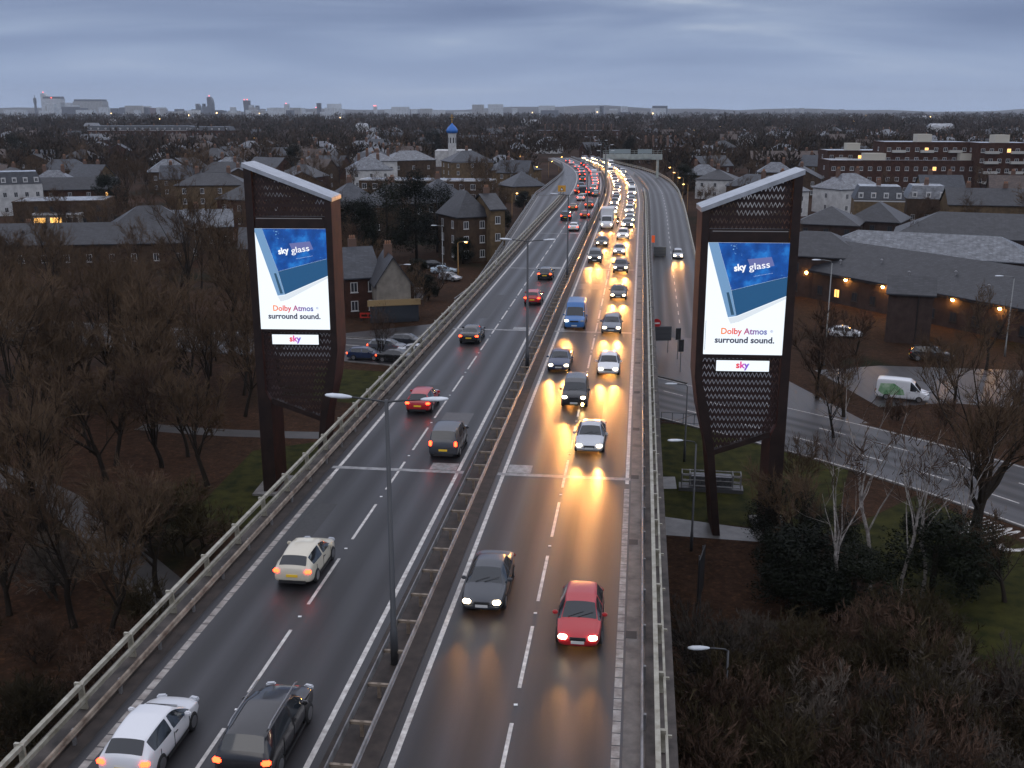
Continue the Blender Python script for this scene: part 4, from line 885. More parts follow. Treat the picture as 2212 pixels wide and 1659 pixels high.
def median_lamp(s, label):
    T = thing('street_lamp', label, 'street lamp', W(s, 0, 0), heading(s), 'twin arm lamp posts along the central reservation')
    b = MB(); b.tube([(0, 0, 0), (0, 0, 1.5), (0, 0, 1.55), (0, 0, 10.5)], [.16, .15, .115, .075], 10); b.build('pole', M_POLE, T, True)
    b = MB(); b.tube([(-1.35, 0, 10.56), (-.6, 0, 10.50), (0, 0, 10.42), (.6, 0, 10.50), (1.35, 0, 10.56)], .04, 6); b.build('arm', M_POLE, T, True)
    for sx in (-1, 1):
        h = ob('lamp_head', HMESH, T, (sx * 1.25, 0, 10.56), 0 if sx > 0 else math.pi); h.rotation_euler.y = -R(3)
for i, s in enumerate([36.0, 83.2, 129.8, 176.6, 223.4, 270, 317, 364, 411]):
    median_lamp(s, ['tall twin arm lamp post in the foreground median, tallest in the picture', 'second twin arm lamp post up the median, beside the red outbound hatchback'][i] if i < 2 else f'twin arm lamp post in the median, {ORD[i]} in the row from the camera')
def street_lamp(px, h, arm, label, pole=M_POLEL, lit=False, group=None, al=1.2, z=GZ, xy=None):
    p = at(px[0], px[1], z) if xy is None else Vector(xy); T = thing('street_lamp', label, 'street lamp', p, R(arm), group)
    b = MB(); b.tube([(0, 0, 0), (0, 0, 1.3), (0, 0, 1.35), (0, 0, h * .97)], [.11, .10, .075, .055], 8); b.build('pole', pole, T, True)
    b = MB(); b.tube([(0, 0, h * .965), (.15, 0, h * .99), (.5 * al, 0, h), (al * .8, 0, h)], .035, 6); b.build('arm', pole, T, True)
    hd = ob('lamp_head', HMESH, T, (al * .7, 0, h + .02))
    if lit:
        lb = MB(); lb.cbox((.5, 0, -.11), .42, .2, .06); lb.build('lamp_bulb', SOD, hd)
    return T
GL = 'street lamps beside the left slip road'; GR = 'street lamps along the right slip road'
street_lamp((957, 612), 9.6, 180, 'tall grey lamp post with flat white head beside the parked cars')
street_lamp((862, 690), 7.6, 0, 'grey lamp post in front of the pale gabled house')
street_lamp((990, 600), 6.2, 0, 'lamp post glowing orange between the tall grey lamp post and the slip road', M_GLOWPOLE, True)
street_lamp((1058, 530), 6.5, 0, 'orange lit lamp post in front of the three storey golden brick house', M_GLOWPOLE, True)
street_lamp((1106, 470), 6.5, 0, 'orange lit lamp post left of the slip road below the hip roofed bungalow', M_GLOWPOLE, True)
for i, (x, y, h) in enumerate([(1152, 400, 7), (1185, 385, 7), (1207, 372, 7)]): street_lamp((x, y), h, 0, f'distant orange lit lamp post left of the slip road curve, {ORD[i]} away', M_GLOWPOLE, True, GL)
for i, (x, y, h) in enumerate([(1453, 410, 8), (1463, 425, 8), (1474, 440, 8), (1484, 460, 8)]): street_lamp((x, y), h, 180, f'slim orange lit lamp post right of the slip road, {ORD[i]} from the gantry', M_GLOWPOLE, True, GR)
street_lamp((1478, 997), 6.6, 180, 'dark lamp post with curved arm left of the right billboard tower', M_POLE)
street_lamp((1493, 1190), 7.6, 180, 'thin lamp post with white head on the path at the right tower foot', M_POLE)
street_lamp((1562, 1590), 4.5, 180, 'dark lamp post among the scrub right of the flyover at bottom', M_POLE)
street_lamp((1780, 790), 12.0, 180, 'tall lamp post right of the right tower before the long care home', M_POLEL, al=1.8)
street_lamp((2170, 770), 9.5, 180, 'tall lamp post before the right end of the long care home', M_POLEL, al=1.8)
street_lamp((425, 560), 9, 0, 'grey lamp post among the bare trees before the hip roofed hall', M_POLEL)
M_RED = mat('sign_red', (.50, .015, .02), .4); M_WHS = mat('sign_white', (.75, .75, .74), .4); M_BLK = mat('sign_black', (.012, .012, .013), .5); M_YEL = mat('sign_yellow', (.62, .30, .03), .45); M_GREYS = mat('sign_back_grey', (.09, .09, .095), .5, .3)
def sign_post(T, h, x=0): b = MB(); b.tube([(x, 0, 0), (x, 0, h)], .04, 6); return b.build('post', M_POLE, T)
p = at(1416, 752); T = thing('no_entry_sign', 'round red no entry sign with white bar at the foot of the right slip road', 'road sign', p, R(8)); sign_post(T, 3.2)
b = MB(); b.lathe([(.02, 0), (.55, 0), (.55, .03), (.02, .03)], 24); b.v = [(x, -.06 - z, 3.1 + y) for x, y, z in b.v]; b.build('disc', M_RED, T)
b = MB(); b.cbox((0, -.097, 3.1), .78, .01, .17); b.build('white_bar', M_WHS, T)
p = at(1428, 762); T = thing('direction_sign', 'dark back of a rectangular road sign on two posts below the no entry sign', 'road sign', p, R(6)); sign_post(T, 3.0, -.8); sign_post(T, 3.0, .8)
b = MB(); b.cbox((0, -.08, 2.35), 2.3, .05, 1.7); b.build('board', M_GREYS, T); b = MB()
for z in (1.75, 2.35, 2.95): b.cbox((0, -.13, z), 2.2, .04, .07)
b.build('stiffener', M_POLE, T)
for px, lab in (((1469, 804), 'black traffic signal nearest the right tower at the slip road foot'), ((1463, 776), 'black traffic signal with tall backing board behind the nearer one')):
    p = at(*px); T = thing('traffic_light', lab, 'traffic light', p, R(15)); sign_post(T, 3.0)
    b = MB(); b.cbox((0, 0, 3.0), .62, .06, 1.35); b.build('backing_board', M_BLK, T)
    for k in range(3):
        b = MB(); b.lathe([(.12, 0), (.13, .0), (.14, .2), (.12, .2)], 12); b.v = [(x, .03 + z, 2.62 + .38 * k + y) for x, y, z in b.v]; b.build('signal_hood', M_BLK, T)
p = at(1428, 915); T = thing('guard_railing', 'dark pedestrian guard railing by the ring road left of the right tower', 'railing', p, R(-12)); b = MB()
for x in np.arange(0, 5.1, 1.0): b.tube([(x, 0, 0), (x, 0, 1.1)], .03, 5)
b.tube([(0, 0, 1.1), (5, 0, 1.1)], .03, 5); b.tube([(0, 0, .2), (5, 0, .2)], .025, 5); b.tube([(1, 0, .2), (3, 0, 1.1)], .02, 5); b.tube([(5, 0, .2), (3, 0, 1.1)], .02, 5); b.build('rails', M_POLE, T)
# cabinet sign on the slip barrier and its small red marker
c = W(188, 11.35, zR(188)); T = thing('louvred_cabinet', 'grey louvred cabinet fixed on the barrier left of the right slip road', 'cabinet', c, heading(188)); b = MB(); b.box(0, -.3, 0, 2.2, .3, 1.7); bb = b.mesh('case', mat('cabinet_grey', (.16, .165, .165), .5, .2)); ob('case', bevel(bb, .05), T)
b = MB()
for k in range(5): b.box(.1, -.33, .25 + .27 * k, 2.1, -.301, .33 + .27 * k)
b.build('louvre', M_GREYS, T)
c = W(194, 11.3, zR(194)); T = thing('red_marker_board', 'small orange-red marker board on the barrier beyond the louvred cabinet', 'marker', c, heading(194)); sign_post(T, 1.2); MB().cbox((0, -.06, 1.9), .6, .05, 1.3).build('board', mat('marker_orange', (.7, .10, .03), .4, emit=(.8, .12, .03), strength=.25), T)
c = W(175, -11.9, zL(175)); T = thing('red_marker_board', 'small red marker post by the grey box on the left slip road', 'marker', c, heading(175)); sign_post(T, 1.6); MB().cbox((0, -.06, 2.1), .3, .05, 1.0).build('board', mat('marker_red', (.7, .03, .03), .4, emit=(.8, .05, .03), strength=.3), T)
c = W(172, -13.0, zL(172)); T = thing('concrete_block', 'grey box unit standing at the nose of the left slip road', 'block', c, heading(172)); ob('block', bevel(MB().box(-1.1, -.7, 0, 1.1, .7, 1.1).mesh('block', M_CONC), .06), T)
c = W(258, -10.2, 0); T = thing('roadworks_sign', 'yellow roadworks warning sign at the nose of the left slip road', 'road sign', c, heading(258)); sign_post(T, 1.4, -.4); sign_post(T, 1.4, .4); MB().cbox((0, -.06, 2.0), 1.9, .05, 1.5).build('board', M_YEL, T)
MB().prism([(-.5, 1.5), (.5, 1.5), (0, 2.4)], -.10, -.09).build('warning_triangle', M_BLK, T); MB().prism([(-.3, 1.6), (.3, 1.6), (0, 2.15)], -.12, -.11).build('triangle_centre', M_WHS, T)
p = at(862, 668); T = thing('speed_limit_sign', 'round white forty speed limit sign before the pale gabled house', 'road sign', p, R(10)); sign_post(T, 3.2)
b = MB(); b.lathe([(.02, 0), (.46, 0), (.46, .03), (.02, .03)], 20); b.v = [(x, -.06 - z, 3.2 + y) for x, y, z in b.v]; b.build('red_ring', M_RED, T)
b = MB(); b.lathe([(.02, 0), (.37, 0), (.37, .01), (.02, .01)], 20); b.v = [(x, -.092 - z, 3.2 + y) for x, y, z in b.v]; b.build('white_disc', M_WHS, T)
vs, fs = text_mesh('40', .46, .36, .02); b = MB(); b.add([(x - .23, -.108, z + 3.02) for x, _, z in vs], fs); b.build('lettering', M_BLK, T)
M_GRY_FR = mat('poster_frame', (.3, .29, .28), .5)
p = at(905, 662); T = thing('poster_board', 'white framed poster board beside the bare roadside tree at left', 'poster', p, R(8)); sign_post(T, 1.0, -.6); sign_post(T, 1.0, .6); MB().cbox((0, 0, 1.9), 1.3, .1, 1.8).build('frame', M_GRY_FR, T); MB().cbox((0, -.06, 1.9), 1.05, .02, 1.5).build('picture', mat('poster_dark', (.1, .09, .1), .5, noise=(1.5, (.03, .03, .035), (.24, .22, .22))), T)
p = at(795, 692); T = thing('plastic_barrier', 'red plastic road works barrier in front of the brick house by the ring road', 'barrier', p, R(5)); b = MB(); b.box(-1.1, -.08, .35, 1.1, .08, .5); b.box(-1.1, -.08, .85, 1.1, .08, 1.05); b.box(-1.1, -.06, .5, -.9, .06, .85); b.box(.9, -.06, .5, 1.1, .06, .85); b.box(-.1, -.06, .5, .1, .06, .85); b.build('panel', mat('barrier_red', (.5, .03, .02), .45), T)
for x in (-.9, .9): MB().box(x - .1, -.35, 0, x + .1, .35, .34).build('foot', M_TRIM, T)
# stack of galvanised frames on the lawn beside the right tower
p = at(1535, 1058); T = thing('galvanised_frame', 'long stack of galvanised steel frames lying on the grass behind the right tower leg', 'steel frame', p, R(-9)); b = MB()
for z in (.45, .9, 1.35):
    for y in (-.5, .5): b.tube([(-2.2, y, z), (2.2, y, z)], .045, 5)
for x in (-2.2, -1.6, 1.6, 2.2):
    for y in (-.5, .5): b.tube([(x, y, .3), (x, y, 1.4)], .045, 5)
    b.tube([(x, -.5, 1.38), (x, .5, 1.38)], .04, 5); b.tube([(x, -.5, .45), (x, .5, 1.35)], .03, 5)
b.build('frame', M_GALV, T); MB().box(-1.5, -.44, .5, 1.5, .44, 1.2).build('stacked_panels', mat('mesh_panel_grey', (.13, .135, .15), .4, .5, noise=(6, (.07, .07, .08), (.2, .2, .22))), T); MB().box(-2.4, -.6, 0, 2.4, .6, .28).build('base', M_GREYS, T)
p = at(1507, 1345); T = thing('sign_board', 'tall thin black sign board seen edge on right of the flyover', 'sign', p, R(72)); sign_post(T, 4.4, -.7); sign_post(T, 4.4, .7); MB().cbox((0, -.07, 3.0), 2.2, .06, 2.6).build('board', M_BLK, T)
# overhead gantry across the inbound lanes and the right slip road
M_GAN = mat('gantry_paint', (.33, .36, .34), .5, .1, noise=(.8, (.26, .29, .27), (.40, .43, .40)))
YG = 330.0; sg_ = st((30, YG))[0]
pl_ = onY(1789 / 1.369, 472 / 1.369, YG); pr_ = onY(1950 / 1.369, 472 / 1.369, YG); ptop = onY(1800 / 1.369, 456 / 1.369, YG)
T = thing('sign_gantry', 'pale green steel sign gantry spanning the queue and the right slip road', 'gantry', (pl_.x, YG, 0)); wd = pr_.x - pl_.x
b = MB(); b.box(-.6, -.6, pl_.z, wd + .8, .6, ptop.z); bm_ = b.build('beam', M_GAN, T)
for x in (0.2, wd - .9): MB().box(x, -.35, -.02, x + .7, .35, pl_.z - .003).build('post', M_GAN, T)
b = MB()
for x in np.arange(-.6, wd + .9, 1.2): b.tube([(x, -.5, ptop.z), (x, -.5, ptop.z + 1.1)], .04, 5)
b.tube([(-.6, -.5, ptop.z + 1.1), (wd + .8, -.5, ptop.z + 1.1)], .04, 5); b.tube([(-.6, -.5, ptop.z + .55), (wd + .8, -.5, ptop.z + .55)], .04, 5); b.build('handrail', M_GAN, T)
for a0, a1, k in ((1801, 1863, 4), (1886, 1926, 3)):
    q0 = onY(a0 / 1.369, 440 / 1.369, YG); q1 = onY(a1 / 1.369, 469 / 1.369, YG)
    MB().box(q0.x - pl_.x, -.9, q1.z, q1.x - pl_.x, -.62, (q0.z + q1.z) / 2).build('sign_back', M_GAN, T)
    b = MB(); w_ = (q1.x - q0.x) / k
    for i in range(k + 1): b.box(q0.x - pl_.x + w_ * i - .06, -.8, (q0.z + q1.z) / 2, q0.x - pl_.x + w_ * i + .06, -.7, q0.z)
    for i in range(k): b.box(q0.x - pl_.x + w_ * i + .06, -.76, (q0.z + q1.z) / 2 + .1, q0.x - pl_.x + w_ * (i + 1) - .06, -.72, q0.z - .1)
    b.build('louvre_frame', mat('gantry_louvre', (.25, .30, .31), .45), T)

# ------------------------------------------------------------------ houses
def brick(name, lo, hi): return mat(name, lo, .85, spec=.15, noise=(.9, lo, hi, 8))
B_RED = brick('brown_red_brick', (.048, .022, .015), (.10, .048, .034)); B_YEL = brick('yellow_stock_brick', (.09, .062, .036), (.18, .125, .07)); B_DRK = brick('dark_plum_brick', (.045, .030, .026), (.085, .058, .050)); B_BRN = brick('brown_brick', (.055, .035, .022), (.11, .072, .047))
B_WHT = mat('white_stucco', (.5, .5, .49), .7, noise=(.6, (.36, .36, .36), (.6, .6, .59))); B_GRY = mat('grey_render', (.20, .18, .155), .8, noise=(.7, (.14, .125, .105), (.26, .235, .2)))
def slate(name, lo, hi, rough=.5):
    m = mat(name, lo, rough, noise=(1.1, lo, hi, 8)); t = m.node_tree; b = t.nodes['Principled BSDF']; K = t.links.new
    c = N(t, 'ShaderNodeTexCoord'); sp = N(t, 'ShaderNodeSeparateXYZ'); K(c.outputs['Object'], sp.inputs[0])
    ay = N(t, 'ShaderNodeMath', operation='ADD'); K(sp.outputs[0], ay.inputs[0]); K(sp.outputs[1], ay.inputs[1])
    cb = N(t, 'ShaderNodeCombineXYZ'); K(ay.outputs[0], cb.inputs[0]); K(sp.outputs[2], cb.inputs[1])
    br = N(t, 'ShaderNodeTexBrick', i_Scale=1.0); br.inputs['Brick Width'].default_value = .6; br.inputs['Row Height'].default_value = .16; br.inputs['Mortar Size'].default_value = .022
    br.inputs['Color1'].default_value = (1.25, 1.25, 1.25, 1); br.inputs['Color2'].default_value = (.72, .72, .74, 1); br.inputs['Mortar'].default_value = (.4, .4, .4, 1); K(cb.outputs[0], br.inputs['Vector'])
    src = b.inputs['Base Color'].links[0].from_socket; mm = N(t, 'ShaderNodeMix', data_type='RGBA', blend_type='MULTIPLY'); mm.inputs[0].default_value = 1; K(src, mm.inputs[6]); K(br.outputs['Color'], mm.inputs[7]); K(mm.outputs[2], b.inputs['Base Color'])
    return m
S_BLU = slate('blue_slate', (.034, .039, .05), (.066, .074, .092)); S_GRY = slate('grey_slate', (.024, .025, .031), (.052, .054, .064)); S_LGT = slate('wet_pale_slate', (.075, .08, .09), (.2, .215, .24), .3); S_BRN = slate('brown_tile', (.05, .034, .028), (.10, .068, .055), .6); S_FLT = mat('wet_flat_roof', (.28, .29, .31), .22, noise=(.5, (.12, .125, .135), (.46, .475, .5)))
M_WIN = mat('window_frame_white', (.55, .55, .55), .5); M_PANE = mat('window_pane', (.03, .036, .045), .06, spec=.9); M_LITW = mat('window_lit', (.5, .3, .1), .3, emit=(1.0, .50, .12), strength=1.6); M_CHIM = mat('chimney_brick', (.12, .07, .05), .8); M_POT = mat('chimney_pot', (.28, .14, .08), .7); M_TRIMW = mat('white_trim', (.5, .5, .5), .5); M_DKFR = mat('window_frame_dark', (.02, .018, .016), .5)
def win_mesh(w_, h_, fr=None, lit=False):
    fr = fr or M_WIN
    def fn():
        b = MB(); t = .09
        b.box(-w_ / 2, -.07, 0, w_ / 2, -.003, t); b.box(-w_ / 2, -.07, h_ - t, w_ / 2, -.003, h_); b.box(-w_ / 2, -.07, t, -w_ / 2 + t, -.003, h_ - t); b.box(w_ / 2 - t, -.07, t, w_ / 2, -.003, h_ - t)
        b.box(-.035, -.065, t, .035, -.003, h_ - t); b.box(-w_ / 2 - .08, -.12, -.1, w_ / 2 + .08, -.003, -.002)
        return b.mesh('window', fr)
    def fp():
        b = MB(); b.box(-w_ / 2 + .02, -.03, .02, w_ / 2 - .02, -.004, h_ - .02); return b.mesh('pane', M_LITW if lit else M_PANE)
    return shared(('win', w_, h_, fr.name), fn), shared(('pane', w_, h_, lit), fp)
def add_window(par, x, y, z, rz, w_=1.0, h_=1.4, fr=None, lit=False, simple=False):
    a, b_ = win_mesh(w_, h_, fr, lit); o = ob('window', a, par, (x, y, z), rz); ob('pane', b_, o)
def house(name, label, loc, rz, w, d, h, roof='hip', rh=None, wall=B_BRN, rm=S_GRY, rows=2, cols=3, side=1, chim=1, cat='house', group=None, eave=.4, trim=False, win=(1.0, 1.4), lit=(), fr=None, nowin=False, under=None):
    T = thing(name, label, cat, (loc[0], loc[1], GZ), rz, group); rh = rh if rh is not None else min(w, d) * .34
    b = MB(); b.box(-w / 2, 0, 0, w / 2, d, h)
    if roof == 'gable_x': b.add([(-w / 2, 0, h), (-w / 2, d, h), (-w / 2, d / 2, h + rh), (w / 2, 0, h), (w / 2, d, h), (w / 2, d / 2, h + rh)], [(0, 2, 1), (3, 4, 5)])
    if roof == 'gable_y': b.add([(-w / 2, 0, h), (w / 2, 0, h), (0, 0, h + rh), (-w / 2, d, h), (w / 2, d, h), (0, d, h + rh)], [(0, 1, 2), (3, 5, 4)])
    b.build('wall', wall, T)
    e = eave; r = MB(); z0 = h + .003; k = rh / (min(w, d) / 2); ze = z0 - .0
    if roof == 'hip':
        if w >= d: a, c = (-w / 2 + d / 2, d / 2), (w / 2 - d / 2, d / 2)
        else: a, c = (0, w / 2), (0, d - w / 2)
        if a == c: c = (a[0] + .01, a[1])
        r.add([(-w / 2 - e, -e, ze), (w / 2 + e, -e, ze), (w / 2 + e, d + e, ze), (-w / 2 - e, d + e, ze), (a[0], a[1], ze + rh), (c[0], c[1], ze + rh), (-w / 2 - e, -e, ze - .16), (w / 2 + e, -e, ze - .16), (w / 2 + e, d + e, ze - .16), (-w / 2 - e, d + e, ze - .16)],
              ([(0, 1, 5, 4), (1, 2, 5), (2, 3, 4, 5), (3, 0, 4)] if w >= d else [(0, 1, 4), (1, 2, 5, 4), (2, 3, 5), (3, 0, 4, 5)]) + [(6, 7, 1, 0), (7, 8, 2, 1), (8, 9, 3, 2), (9, 6, 0, 3), (9, 8, 7, 6)])
    elif roof == 'gable_x':
        for s_ in (0, 1):
            y0 = -e if s_ == 0 else d + e; zz = h - e * rh / (d / 2)
            r.add([(-w / 2 - .3, y0, zz + .02), (w / 2 + .3, y0, zz + .02), (w / 2 + .3, d / 2, h + rh + .02), (-w / 2 - .3, d / 2, h + rh + .02), (-w / 2 - .3, y0, zz + .2), (w / 2 + .3, y0, zz + .2), (w / 2 + .3, d / 2, h + rh + .2), (-w / 2 - .3, d / 2, h + rh + .2)], [(4, 5, 6, 7) if s_ == 0 else (7, 6, 5, 4), (0, 1, 5, 4), (1, 2, 6, 5), (3, 0, 4, 7), (0, 3, 2, 1)])
    elif roof == 'gable_y':
        for s_ in (-1, 1):
            x0 = s_ * (w / 2 + e); zz = h - e * rh / (w / 2)
            r.add([(x0, -.3, zz + .02), (x0, d + .3, zz + .02), (0, d + .3, h + rh + .02), (0, -.3, h + rh + .02), (x0, -.3, zz + .2), (x0, d + .3, zz + .2), (0, d + .3, h + rh + .2), (0, -.3, h + rh + .2)], [(4, 7, 6, 5), (0, 4, 5, 1), (0, 3, 7, 4), (1, 5, 6, 2), (0, 1, 2, 3)])
    elif roof == 'flat':
        r.box(-w / 2 - .12, -.12, h + .003, w / 2 + .12, d + .12, h + .35, 0)
        r.box(-w / 2 + .5, .5, h + .35, w / 2 - .5, d - .5, h + .36, 1)
    elif roof == 'mansard':
        i = rh * .35
        r.add([(-w / 2 - .15, -.15, z0), (w / 2 + .15, -.15, z0), (w / 2 + .15, d + .15, z0), (-w / 2 - .15, d + .15, z0), (-w / 2 + i, i, z0 + rh), (w / 2 - i, i, z0 + rh), (w / 2 - i, d - i, z0 + rh), (-w / 2 + i, d - i, z0 + rh)], [(0, 1, 5, 4), (1, 2, 6, 5), (2, 3, 7, 6), (3, 0, 4, 7), (3, 2, 1, 0)]); r.add([(-w / 2 + i, i, z0 + rh + .004), (w / 2 - i, i, z0 + rh + .004), (w / 2 - i, d - i, z0 + rh + .004), (-w / 2 + i, d - i, z0 + rh + .004)], [(0, 1, 2, 3)], 1)
    ro = r.build('roof', [rm, S_FLT], T)
    if trim: b = MB(); b.box(-w / 2 - .1, -.10, h - .42, w / 2 + .1, -.003, h - .165); b.build('fascia', M_TRIMW, T)
    for i in range(chim):
        x = (-w / 2 + w * (i + .5) / chim) * (.9 if chim > 1 else .3); y = d * .55; zc = h + rh * .55 if roof != 'flat' else h
        b = MB(); b.box(x - .55, y - .35, h - .5, x + .55, y + .35, h + rh + 1.3); c = b.build('chimney', M_CHIM, ro); b = MB()
        for q in (-.3, 0, .3): b.lathe([(.11, 0), (.13, .3), (.10, .5)], 8, c=(x + q, y, h + rh + 1.3))
        b.build('chimney_pots', M_POT, c)
    if not nowin:
        for r_ in range(rows):
            z = .9 + r_ * (h - .4) / max(rows, 1)
            for c_ in range(cols): add_window(T, -w / 2 + w * (c_ + .5) / cols, 0, z, 0, win[0], min(win[1], (h - .4) / rows - 1.0), fr, (r_, c_) in lit)
            for c_ in range(side):
                for sx in (-1, 1): add_window(T, sx * w / 2, d * (c_ + .5) / side, z, sx * math.pi / 2, win[0], min(win[1], (h - .4) / rows - 1.0), fr)
    if roof == 'mansard':
        for c_ in range(cols): b = MB(); x = -w / 2 + w * (c_ + .5) / cols; b.box(x - .6, .0, h + .35, x + .6, 1.4, h + 1.75); dm = b.build('dormer', M_TRIMW, ro); add_window(dm, x, 0, h + .55, 0, .8, 1.0, fr)
    return T
HPOS = []
def H(cx, ey, wpx, h, d, label, rz=None, **kw):
    """front eaves centre at d-pixel (cx, ey), eaves wpx wide and h metres above the street"""
    p = at(cx, ey, GZ + h); m = depth(p) / FPX / PXS * PXS * PXS; wm_ = wpx * PXS * depth(p) / FPX
    a = -math.atan2(p.x, p.y) if rz is None else R(rz)
    HPOS.append((p.x, p.y + d / 2, max(wm_, d) * .6)); nm = kw.pop('name', 'house')
    return house(nm, label, p, a, wm_, d, h, **kw)
# left side
H(20, 398, 130, 8.5, 10, 'white stucco terrace with dark mansard roof at the far left edge', roof='mansard', rh=3.2, wall=B_WHT, rm=S_BLU, rows=2, cols=6, chim=0)
H(141, 366, 104, 7.5, 10, 'hip roofed house with white window bays above the long brick block', rz=22, roof='hip', rh=3.4, wall=B_BRN, rm=S_BLU, rows=2, cols=4, chim=1, trim=True)
H(150, 409, 190, 6, 9, 'long brick block with grey pitched roof below the white hip roofed house', rz=14, roof='gable_x', rh=3.0, wall=B_RED, rm=S_GRY, rows=2, cols=5, chim=0, lit=((1, 4),))
H(128, 437, 190, 6, 14, 'flat roofed brick building with wet pale roof at left', rz=12, roof='flat', wall=B_BRN, rm=B_BRN, rows=2, cols=6, chim=0, fr=M_DKFR)
H(120, 465, 100, 3.2, 8, 'low shop front with big glowing window at left', rz=10, roof='flat', wall=B_GRY, rm=B_WHT, rows=1, cols=3, chim=0, win=(2.8, 1.9), lit=((0, 0), (0, 1)), name='shop', cat='shop')
H(53, 525, 34, 4.2, 8, 'small white gable end standing above the long dark roof at left', rz=10, roof='gable_y', rh=2.2, wall=B_WHT, rm=S_GRY, rows=1, cols=1, chim=1)
H(190, 527, 420, 4.2, 11, 'long low building with dark pitched roof behind the park trees', rz=8, roof='gable_x', rh=3.2, wall=B_BRN, rm=S_GRY, rows=1, cols=9, chim=0, name='hall', cat='hall')
H(328, 500, 190, 4.6, 13, 'hip roofed hall with one shining wet roof slope', rz=20, roof='hip', rh=4.6, wall=B_BRN, rm=S_GRY, rows=1, cols=5, chim=0, name='hall', cat='hall')
H(425, 490, 150, 4.4, 9, 'low house with white gables right of the hip roofed hall', rz=15, roof='gable_x', rh=3.0, wall=B_BRN, rm=S_LGT, rows=1, cols=5, chim=1)
H(620, 535, 200, 4.5, 10, 'long brown brick house half hidden behind the left tower', rz=10, roof='gable_x', rh=3.0, wall=B_BRN, rm=S_GRY, rows=1, cols=5, chim=0)
H(455, 400, 150, 8.5, 11, 'tall ochre brick house among bare trees left of the left tower', rz=8, roof='hip', rh=3, wall=B_YEL, rm=S_GRY, rows=3, cols=4, chim=2)
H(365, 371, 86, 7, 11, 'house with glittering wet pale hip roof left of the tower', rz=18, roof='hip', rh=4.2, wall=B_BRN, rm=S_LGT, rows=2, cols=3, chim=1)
H(482, 372, 110, 7, 11, 'wide grey hip roofed house just left of the left tower top', rz=12, roof='hip', rh=3.4, wall=B_BRN, rm=S_GRY, rows=2, cols=4, chim=2)
H(300, 281, 230, 12, 14, 'long red mansion block with white cornice on the left horizon', rz=-4, roof='mansard', rh=3.5, wall=B_RED, rm=S_BLU, rows=3, cols=14, chim=4, trim=True, name='mansion_block', cat='mansion block')
H(450, 282, 95, 12, 14, 'shorter red mansion block right of the long one', rz=-4, roof='mansard', rh=3, wall=B_RED, rm=S_BLU, rows=3, cols=6, chim=1, name='mansion_block', cat='mansion block')
H(208, 302, 55, 8, 10, 'small house with white striped hip roof on the left skyline', rz=16, roof='hip', rh=4, wall=B_RED, rm=S_LGT, rows=2, cols=2, chim=1)
H(255, 330, 60, 8, 12, 'red gabled house with white bargeboards behind the evergreens', rz=14, roof='gable_y', rh=4, wall=B_RED, rm=S_BLU, rows=2, cols=2, chim=1)
H(15, 325, 40, 8, 12, 'pinkish roofed house at the far left edge', rz=20, roof='hip', rh=4, wall=B_RED, rm=S_BRN, rows=2, cols=2, chim=1)
# centre left
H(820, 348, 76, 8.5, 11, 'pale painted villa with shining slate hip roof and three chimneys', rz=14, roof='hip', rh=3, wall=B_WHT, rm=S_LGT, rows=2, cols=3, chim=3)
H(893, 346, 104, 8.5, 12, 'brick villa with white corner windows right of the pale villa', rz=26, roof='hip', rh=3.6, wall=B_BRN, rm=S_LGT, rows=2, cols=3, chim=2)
H(1020, 349, 96, 8.6, 13, 'square ochre villa with blue slate pyramid roof and central chimney', rz=20, roof='hip', rh=4, wall=B_YEL, rm=S_BLU, rows=3, cols=3, chim=1, side=2, trim=True)
H(1117, 367, 110, 5.5, 13, 'low house with broad blue slate hip roof beside the square villa', rz=16, roof='hip', rh=3.4, wall=B_YEL, rm=S_BLU, rows=1, cols=5, chim=0)
H(1143, 402, 78, 5, 11, 'small hip roofed house with white dormer at the slip road curve', rz=24, roof='hip', rh=4.2, wall=B_YEL, rm=S_BLU, rows=1, cols=4, chim=0)
H(915, 391, 290, 6.5, 10, 'long flat roofed terrace with white parapet in front of the villas', rz=-9, roof='flat', wall=B_BRN, rm=B_WHT, rows=2, cols=12, chim=0, win=(1.5, 1.7), lit=((0, 2),), name='terrace', cat='terrace')
H(772, 446, 130, 6.5, 13, 'brown house with big blue slate hip roof right of the left tower', rz=22, roof='hip', rh=5, wall=B_BRN, rm=S_BLU, rows=2, cols=3, chim=1, trim=True)
H(868, 440, 120, 6.5, 13, 'house with grey hip roof behind the tall evergreens', rz=24, roof='hip', rh=4.6, wall=B_BRN, rm=S_GRY, rows=2, cols=3, chim=1)
H(966, 434, 112, 6.5, 12, 'house with hip slate roof and white band right of the evergreens', rz=24, roof='hip', rh=5, wall=B_BRN, rm=S_BLU, rows=2, cols=3, chim=1, trim=True)
H(1024, 468, 76, 8.6, 10, 'tall brown brick house with sash windows below the slate roofs', rz=26, roof='hip', rh=4.6, wall=B_BRN, rm=S_GRY, rows=3, cols=2, chim=0, side=2)
H(1075, 452, 34, 10, 10, 'narrow golden brick house end beside the orange lit lamp post', rz=24, roof='gable_x', rh=2.4, wall=B_YEL, rm=S_GRY, rows=3, cols=1, chim=1)
T = H(783, 598, 78, 5.6, 10, 'dark brick cottage with blue slate roof by the ring road', rz=22, roof='gable_x', rh=3.4, wall=B_RED, rm=S_BLU, rows=2, cols=2, chim=1)
T = H(850, 612, 74, 5.4, 9, 'pale rendered house with steep gable front beside the brick cottage', rz=14, roof='gable_y', rh=3.4, wall=B_GRY, rm=S_GRY, rows=1, cols=1, chim=1, nowin=True)
